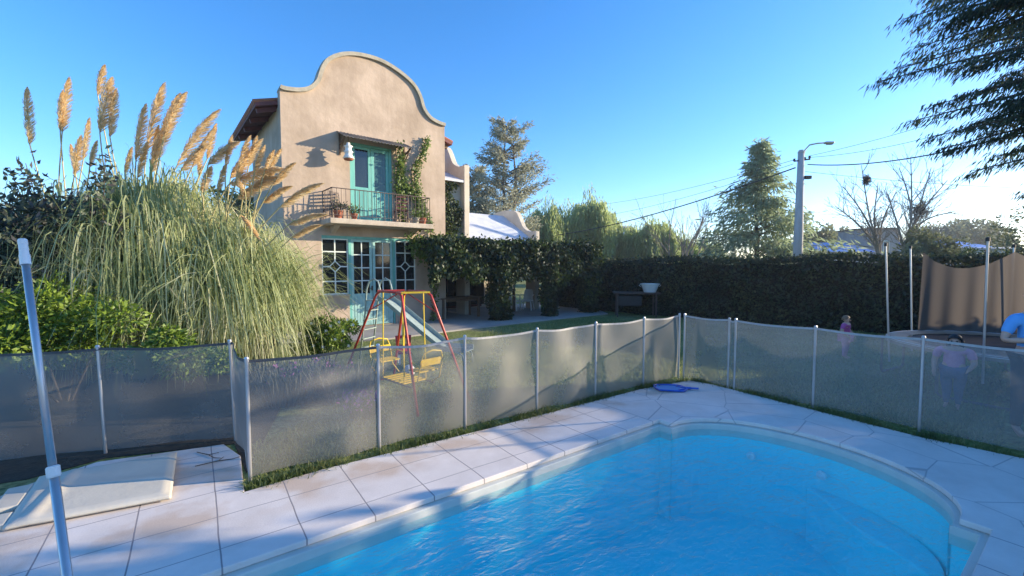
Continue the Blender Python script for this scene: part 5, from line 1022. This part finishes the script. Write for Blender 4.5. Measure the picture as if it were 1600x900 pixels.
# ------------------------------------------------------------------ street lamp, cables
sp_ = D(1246, 413, 22); top = D(1249, 240, 22)
slp = thing('street_lamp', 'tall grey concrete street lamp pole standing behind the hedge', 'street lamp', (sp_.x, sp_.y, -.03))
ht2 = top.z+.03
m = MB(); m.tube([(0, 0, 0), (0, 0, ht2*.5), (0, 0, ht2)], [.24, .2, .14], 14); m.lathe([(.15, ht2-.05), (.16, ht2), (.1, ht2+.1), (0, ht2+.12)], n=14); m.build('pole', M['pole'], slp, smooth=True)
M['armw'] = mat('warm_grey_metal', (.5, .42, .3), .4, (.42, .35, .25), 10, metal=.4)
m = MB(); m.tube([(.1, 0, ht2-.3), (.18, 0, ht2+.1), (.4, 0, ht2+.35), (.8, 0, ht2+.43), (1.2, 0, ht2+.46)], .035, 8); arm = m.build('arm', M['armw'], slp, smooth=True)
m = MB(); m.box((1.38, 0, ht2+.46), (.42, .2, .1)); m.box((1.4, 0, ht2+.39), (.3, .16, .05)); m.build('lamp_head', M['armw'], arm, bevel=.03)
m = MB(); m.bar((-.35, 0, ht2-.45), (.45, 0, ht2-.35), .06, .06); brk = m.build('cable_bracket', M['black'], slp)
for x, z in ((-.33, -.45), (.43, -.32), (.2, -.38)): m = MB(); m.lathe([(.03, 0), (.06, .03), (.04, .07), (.06, .11), (0, .14)], (x, 0, ht2+z), 8); m.build('insulator', M['black'], brk)
m = MB(); m.box((.35, 0, ht2-1.25), (.34, .2, .16)); m.bar((.1, 0, ht2-1.2), (.3, 0, ht2-1.22), .05, .05); m.build('junction_box', M['black'], slp, bevel=.02)
def cable(a, b, sag, r, lab):
    a = Vector(a); b = Vector(b); pts = [a.lerp(b, t)-Vector((0, 0, sag*4*t*(1-t))) for t in np.linspace(0, 1, 25)]; m = MB(); m.tube([p-a for p in pts], r, 5); o = m.build('overhead_cable', M['black'], smooth=True); o.location = a; tag(o, lab, 'cable', 'overhead cables from the street lamp pole')
cable(D(1243, 262, 21.8), D(800, 372, 48), .9, .035, 'thick overhead cable sagging left from the lamp pole towards the willows')
cable(D(1240, 250, 21.9), D(900, 322, 50), .5, .012, 'upper thin wire running left from the lamp pole')
cable(D(1240, 256, 21.9), D(900, 342, 50), .5, .012, 'lower thin wire running left from the lamp pole')
cable(D(1262, 257, 21.8), D(1720, 168, 13), .55, .026, 'thick dark overhead cable running right from the lamp pole into the tree')
cable(D(1262, 246, 21.8), D(1700, 130, 15), .5, .01, 'upper of two thin wires rising right from the lamp pole')
cable(D(1262, 244, 21.8), D(1700, 108, 15), .25, .01, 'topmost thin wire rising right from the lamp pole')
cable(D(1258, 268, 21.8), D(1700, 296, 24), .2, .01, 'faint low wire running right behind the leafless trees')
# ------------------------------------------------------------------ far buildings
M['blueroof'] = mat('blue_sheet_roof', (.09, .22, .55), .45, (.07, .17, .45), 3); M['farwall'] = mat('pale_wall', (.5, .5, .5), .9, (.4, .4, .41), 1); M['greywall'] = mat('grey_block_wall', (.33, .31, .3), .9, (.26, .24, .23), 1.5)
def farhouse(name, label, pxa, pxb, ytop, yeave, d, roofm, wallm, depth=5, pitched=False):
    a = D(pxa, 415, d); b = D(pxb, 415, d); zt = D(pxa, ytop, d).z; ze = D(pxa, yeave, d).z; W_ = b.x-a.x; t = thing(name, label, 'house', ((a.x+b.x)/2, d+depth/2, -.03))
    m = MB(); m.b2((-W_/2, -depth/2, 0), (W_/2, depth/2, ze)); wl = m.build('wall', wallm, t)
    m = MB(); y0 = -depth/2-.3
    if zt > ze+.05:
        if pitched: m.add([(-W_/2-.2, y0, ze), (W_/2+.2, y0, ze), (W_*.15, 0, zt), (-W_*.15, 0, zt), (-W_/2-.2, -y0, ze), (W_/2+.2, -y0, ze)], [(0, 1, 2, 3), (1, 5, 2), (3, 2, 5, 4), (0, 3, 4), (0, 4, 5, 1)])
        else: m.add([(-W_/2-.2, y0, ze+.002), (W_/2+.2, y0, ze+.002), (W_/2+.2, 0, zt), (-W_/2-.2, 0, zt), (-W_/2-.2, -y0, ze+.002), (W_/2+.2, -y0, ze+.002)], [(0, 1, 2, 3), (3, 2, 5, 4), (0, 3, 4), (1, 5, 2), (0, 4, 5, 1)])
        m.build('roof', roofm, t)
    else: m.b2((-W_/2-.1, y0+.2, ze+.002), (W_/2+.1, depth/2+.1, ze+.14)); m.build('roof', roofm, t)
    m = MB(); m.b2((-W_*.12, -depth/2-.03, ze*.45), (W_*.12, -depth/2+.02, ze*.8)); fw_ = m.build('window', M['palegreen'], t); m = MB(); m.b2((-W_*.1, -depth/2-.04, ze*.47), (W_*.1, -depth/2-.031, ze*.78)); m.build('pane', M['glass'], fw_)
    return t
farhouse('far_house', 'low pale house with a blue roof, right of the street lamp', 1255, 1358, 376, 393, 34, M['blueroof'], M['farwall'])
farhouse('far_house', 'grey block building with flat roof behind the left leafless tree', 1363, 1402, 354, 356, 36, M['black'], M['greywall'], 4)
farhouse('far_house', 'small blue-roofed building glimpsed behind the bushes', 1448, 1474, 374, 385, 40, M['blueroof'], M['farwall'])
farhouse('far_house', 'far house with low pitched blue-grey roof beyond the trampoline', 1495, 1562, 372, 388, 38, M['blueroof'], M['farwall'], 6, True)
farhouse('far_house', 'pale distant building showing between the willow trees', 962, 988, 350, 356, 60, M['farwall'], M['whiteroof'], 5)
farhouse('far_house', 'low pale wall building at the right edge beyond the net', 1578, 1680, 383, 388, 24, M['farwall'], M['whiteroof'], 5)
# ------------------------------------------------------------------ grass
def grass(name, P_, h, wd, m, kind):
    n = len(P_); dr = nrm(np.stack([rng.normal(0, .45, n), rng.normal(0, .45, n), np.ones(n)], -1)); k = 3; tt = np.linspace(0, 1, k)[None, :, None]; L_ = h*rng.uniform(.4, 1.2, n); path = P_[:, None]+dr[:, None]*L_[:, None, None]*tt+(rng.normal(0, .3, (n, 1, 3))*[1, 1, 0])*L_[:, None, None]*tt**2
    V, Q = ribbon_arrays(path, wd*np.array([1, .8, .15])[None]*rng.uniform(.7, 1.3, (n, 1)), rdir(n)*[1, 1, .2]); o = npmesh(name, V, Q, M[m]); tag(o, kind=kind); return o
edge = [G(383, 768), G(500, 736), G(760, 671), G(1000, 609), G(1078, 595), G(1115, 602), G(1270, 641), G(1440, 684), G(1600, 717)]
P_ = []
for i in range(len(edge)-1):
    a, b = np.array(edge[i]), np.array(edge[i+1]); ln = np.linalg.norm(b-a); n = int(ln*1500); t_ = rng.uniform(0, 1, n); nv = np.array([-(b-a)[1], (b-a)[0], 0])/ln; off = rng.normal(.08, .05, n)
    dens = .55+.45*np.sin(t_*ln*5.1+i*2)+.3*np.sin(t_*ln*13); k = rng.uniform(0, 1, n) < np.clip(dens, .15, 1); p = a+(b-a)*t_[:, None]+nv*off[:, None]; P_.append(p[k])
P_ = np.concatenate(P_); P_[:, 2] = -.03; grass('grass_fringe', P_, .095, .008, 'L_fringe', 'stuff')
n = 130000; y = 3.9+12*rng.uniform(0, 1, n)**1.4; x = rng.uniform(-1.0, 1.15, n)*y; P_ = np.stack([x, y, np.full(n, -.03)], -1)
la = np.array(A_); nA = np.array([-adir.y, adir.x]); nC = np.array([-cdir.y, cdir.x])
dA = (P_[:, :2]-la[:2])@nA; dC = (P_[:, :2]-np.array(C_)[:2])@nC
hq = (P_[:, :2]-np.array(L0)[:2]); hx = hq@np.array(he)[:2]; hy = hq@np.array(hn)[:2]; pqd = (P_[:, :2]-np.array(q0)[:2])@np.array(pnv)[:2]
tA = (P_[:, :2]-la[:2])@np.array(adir)[:2]; keep = ((dA > .05) | (dC > .1)) & ((tA > .05) | (dA > 1.1)) & ~((hy > -1.7)) ; lft = x < -2.6; keep &= ~(x < -3.0+.25*(y-4)) | (dA < -5); patio_d = (P_[:, :2]-np.array(G(720, 515))[:2])@np.array(pnv)[:2]; keep &= ~((patio_d > -.1) & (x < 4) & (hx > -1))
P_ = P_[keep]; grass('grass', P_, .07, .012, 'L_grass', 'stuff')
# ------------------------------------------------------------------ people
def skinned(name, joints, edges, m, parent, sub=2):
    me = bpy.data.meshes.new(name); names = list(joints); me.from_pydata([joints[k][0] for k in names], [(names.index(a), names.index(b)) for a, b in edges], []); me.update()
    o = link(name, me, m, parent); md = o.modifiers.new('skin', 'SKIN'); md.use_smooth_shade = True
    for i, k in enumerate(names):
        r = joints[k][1]; r = r if isinstance(r, tuple) else (r, r); sv = me.skin_vertices[0].data[i]; sv.radius = r; sv.use_root = (i == 0)
    s_ = o.modifiers.new('sub', 'SUBSURF'); s_.levels = s_.render_levels = sub; return o
def person(label, loc, rz, h, hair, shirt, trousers, elbows, wrists, child=False, longhair=False, lean=0, feet=.09):
    t = thing('person', label, 'person', loc, rz); k = h/1.75; hs = 1.5 if child else 1.0   # facing -Y
    Z = lambda v: v*k
    hz = 1.62 if not child else 1.58; ws = 1.5 if child else 1.0
    J = {'pelvis': ((0, 0, Z(.95)), (.14*k*ws, .1*k*ws)), 'waist': ((0, .0, Z(1.1)), (.125*k*ws, .09*k*ws)), 'chest': ((0, .0, Z(1.3)), (.14*k*ws, .1*k*ws)), 'upper': ((0, 0, Z(1.4)), (.12*k*ws, .08*k)), 'neck': ((0, 0, Z(1.48)), .05*k), 'jaw': ((0, -.01*k, Z(hz-.07)), .062*k*hs), 'head': ((0, 0, Z(hz+.02)), (.076*k*hs, .088*k*hs)), 'crown': ((0, .01*k, Z(hz+.09)), .06*k*hs)}
    E = [('pelvis', 'waist'), ('waist', 'chest'), ('chest', 'upper'), ('upper', 'neck'), ('neck', 'jaw'), ('jaw', 'head'), ('head', 'crown')]
    for s_, nme in ((-1, 'r'), (1, 'l')):
        el = elbows[0 if s_ < 0 else 1]; wr = wrists[0 if s_ < 0 else 1]
        J['sh'+nme] = ((s_*Z(.175*ws), 0, Z(1.37)), .055*k*ws); J['el'+nme] = (tuple(Z(v) for v in el), .04*k*ws); J['wr'+nme] = (tuple(Z(v) for v in wr), .027*k*ws)
        E += [('upper', 'sh'+nme), ('sh'+nme, 'el'+nme), ('el'+nme, 'wr'+nme)]
        wv = Vector(wr); ev = Vector(el); d = (wv-ev).normalized(); o = d.orthogonal().normalized(); palm = wv+d*.07; J['pa'+nme] = (tuple(Z(v) for v in palm), (.036*k, .018*k)); E.append(('wr'+nme, 'pa'+nme))
        for f in range(4):
            off = o*(-.03+.02*f); ln = (.07, .085, .08, .06)[f]; a = palm+off*.8+d*.02; b = palm+off+d*ln*.6; c = palm+off+d*ln+Vector((0, 0, -.015)); J[f'fa{f}{nme}'] = (tuple(Z(v) for v in a), .0095*k); J[f'fb{f}{nme}'] = (tuple(Z(v) for v in b), .0085*k); J[f'fc{f}{nme}'] = (tuple(Z(v) for v in c), .0075*k)
            E += [('pa'+nme, f'fa{f}{nme}'), (f'fa{f}{nme}', f'fb{f}{nme}'), (f'fb{f}{nme}', f'fc{f}{nme}')]
        a = wv+d*.03+o*.03; b = wv+d*.065+o*.055; J['th'+nme] = (tuple(Z(v) for v in a), .011*k); J['ti'+nme] = (tuple(Z(v) for v in b), .009*k); E += [('wr'+nme, 'th'+nme), ('th'+nme, 'ti'+nme)]
        J['hip'+nme] = ((s_*Z(.09*ws), 0, Z(.88)), .085*k*ws); J['kn'+nme] = ((s_*Z(feet+.01), -.015*k, Z(.5)), .058*k*ws); J['an'+nme] = ((s_*Z(feet+.01), .02*k, Z(.09)), .036*k); J['to'+nme] = ((s_*Z(feet+.02), -.15*k, Z(.035)), (.04*k, .03*k))
        E += [('pelvis', 'hip'+nme), ('hip'+nme, 'kn'+nme), ('kn'+nme, 'an'+nme), ('an'+nme, 'to'+nme)]
    body = skinned('body', J, E, M['skin'], t)
    g_ = lambda keys, ex: {q: (J[q][0], tuple(v+ex for v in (J[q][1] if isinstance(J[q][1], tuple) else (J[q][1],)*2))) for q in keys}
    ks = ['waist', 'pelvis', 'chest', 'upper', 'shr', 'shl']; sj = g_(ks, .016*k); sj['pelvis'] = ((0, 0, Z(.9)), (.155*k*ws, .12*k*ws)); sj['coll'] = ((0, 0, Z(1.455)), (.1*k*ws, .075*k))
    for nme in 'rl':
        a = Vector(J['sh'+nme][0]); b = Vector(J['el'+nme][0]); sj['sl'+nme] = (tuple(a.lerp(b, .75)), (.055*k*ws, .055*k*ws))
    skinned('shirt', sj, [('pelvis', 'waist'), ('waist', 'chest'), ('chest', 'upper'), ('upper', 'coll'), ('upper', 'shr'), ('upper', 'shl'), ('shr', 'slr'), ('shl', 'sll')], M[shirt], t)
    tj = g_(['pelvis', 'hipr', 'hipl', 'knr', 'knl', 'anr', 'anl'], .014*k); tj['pelvis'] = ((0, 0, Z(.92)), (.15*k*ws, .112*k*ws)); skinned('trousers', tj, [('pelvis', 'hipr'), ('pelvis', 'hipl'), ('hipr', 'knr'), ('hipl', 'knl'), ('knr', 'anr'), ('knl', 'anl')], M[trousers], t)
    # hair cap
    hd_ = Vector(J['head'][0]); R_ = .1*k*hs; m = MB(); vs = []; fs = []; nu, nv = 16, 10
    for j in range(nv+1):
        ph = math.pi*.5*1.15*j/nv
        for i in range(nu):
            a = 2*math.pi*i/nu; front = max(0, -math.sin(a)); ph2 = ph*(1-.42*front); rr3 = R_*(.93+.03*math.sin(a*7+j)); vs.append((hd_.x+rr3*.93*math.sin(ph2)*math.cos(a), hd_.y+.008*k+rr3*1.05*math.sin(ph2)*math.sin(a), hd_.z+.005*k+rr3*1.12*math.cos(ph2)))
    for j in range(nv):
        for i in range(nu): fs.append((j*nu+i, j*nu+(i+1) % nu, (j+1)*nu+(i+1) % nu, (j+1)*nu+i))
    if longhair:
        q = len(vs); 
        for j in range(6):
            zz = hd_.z+.02*k-j*.06*k*hs
            for i in range(9): a = math.pi*(-.12+1.24*i/8); vs.append((hd_.x+R_*(1.02+.05*math.sin(i*2+j))*math.cos(a), hd_.y+R_*1.02*math.sin(a)+.01*k, zz))
        for j in range(5):
            for i in range(8): fs.append((q+j*9+i, q+j*9+i+1, q+(j+1)*9+i+1, q+(j+1)*9+i))
    m.add(vs, fs); ho = m.build('hair', M[hair], t, smooth=True); s3 = ho.modifiers.new('s', 'SOLIDIFY'); s3.thickness = .012*k
    for s_ in (-1, 1):
        m = MB(); m.lathe([(.011*k*hs*math.sin(a), .011*k*hs*-math.cos(a)) for a in np.linspace(0, math.pi, 7)], (hd_.x+s_*.03*k*hs, hd_.y-.083*k*hs, hd_.z), 8); m.build('eye', M['black'], t)
        m = MB(); m.tube([(hd_.x+s_*.078*k*hs, hd_.y, hd_.z-.02*k), (hd_.x+s_*.09*k*hs, hd_.y+.01*k, hd_.z+.015*k)], [.012*k, .018*k], 6); m.build('ear', M['skin'], t)
    m = MB(); m.tube([(hd_.x, hd_.y-.085*k*hs, hd_.z), (hd_.x, hd_.y-.105*k*hs, hd_.z-.025*k*hs), (hd_.x, hd_.y-.085*k*hs, hd_.z-.03*k*hs)], [.006*k, .013*k, .01*k], 6); m.build('nose', M['skin'], t)
    m = MB(); m.bar((hd_.x-.02*k, hd_.y-.078*k*hs, hd_.z-.055*k*hs), (hd_.x+.02*k, hd_.y-.078*k*hs, hd_.z-.055*k*hs), .01*k, .008*k); m.build('mouth', M['pink'], t)
    return t, hd_
p = G(1320, 558)
person('small child in a bright pink top standing on the lawn in front of the hedge', (p.x, p.y, -.03), .65, .92, 'hairb', 'pinkcloth', 'pinkpale', [(-.44, .02, 1.14), (.44, .02, 1.14)], [(-.36, -.16, .96), (.36, -.16, .96)], True, False)
p = G(1487, 634)
person('long-haired child in a pale pink top seen through the fence by the trampoline', (p.x, p.y, -.03), -.9, 1.03, 'hair', 'pinkpale', 'jeans', [(-.34, .02, 1.1), (.34, -.05, 1.1)], [(-.32, -.1, .88), (.28, -.24, 1.0)], True, True)
mloc = Vector((5.99, 4.96, -.03))
person('man in a bright blue T-shirt with folded arms at the right edge behind the fence', mloc, -.45, 1.74, 'hair', 'bluecloth', 'navy', [(-.28, -.06, 1.12), (.28, -.06, 1.12)], [(.0, -.25, 1.16), (-.05, -.22, 1.1)])
a = MB(); a.lathe([(0, 0), (.03, 0), (.036, .09), (.034, .09), (0, .085)], n=14); o = a.build('cup', M['whitepl'], smooth=False); o.location = mloc+Vector((-.24, -.28, 1.02)); o.rotation_euler = (.3, 1.2, 0); tag(o, 'white cup held in the hand of the man in blue', 'cup')
# ------------------------------------------------------------------ haze
hz_ = MB(); hz_.b2((-120, -60, -1.03), (140, 160, 16)); hm_ = bpy.data.materials.new('air_haze'); hm_.use_nodes = True; n = hm_.node_tree.nodes; n.clear()
v_ = n.new('ShaderNodeVolumePrincipled'); v_.inputs['Color'].default_value = (.85, .92, 1, 1); v_.inputs['Density'].default_value = .0010; v_.inputs['Anisotropy'].default_value = .3; o_ = n.new('ShaderNodeOutputMaterial'); hm_.node_tree.links.new(v_.outputs[0], o_.inputs['Volume'])
hz = hz_.build('haze', hm_); hz['kind'] = 'stuff'
bpy.context.view_layer.update()
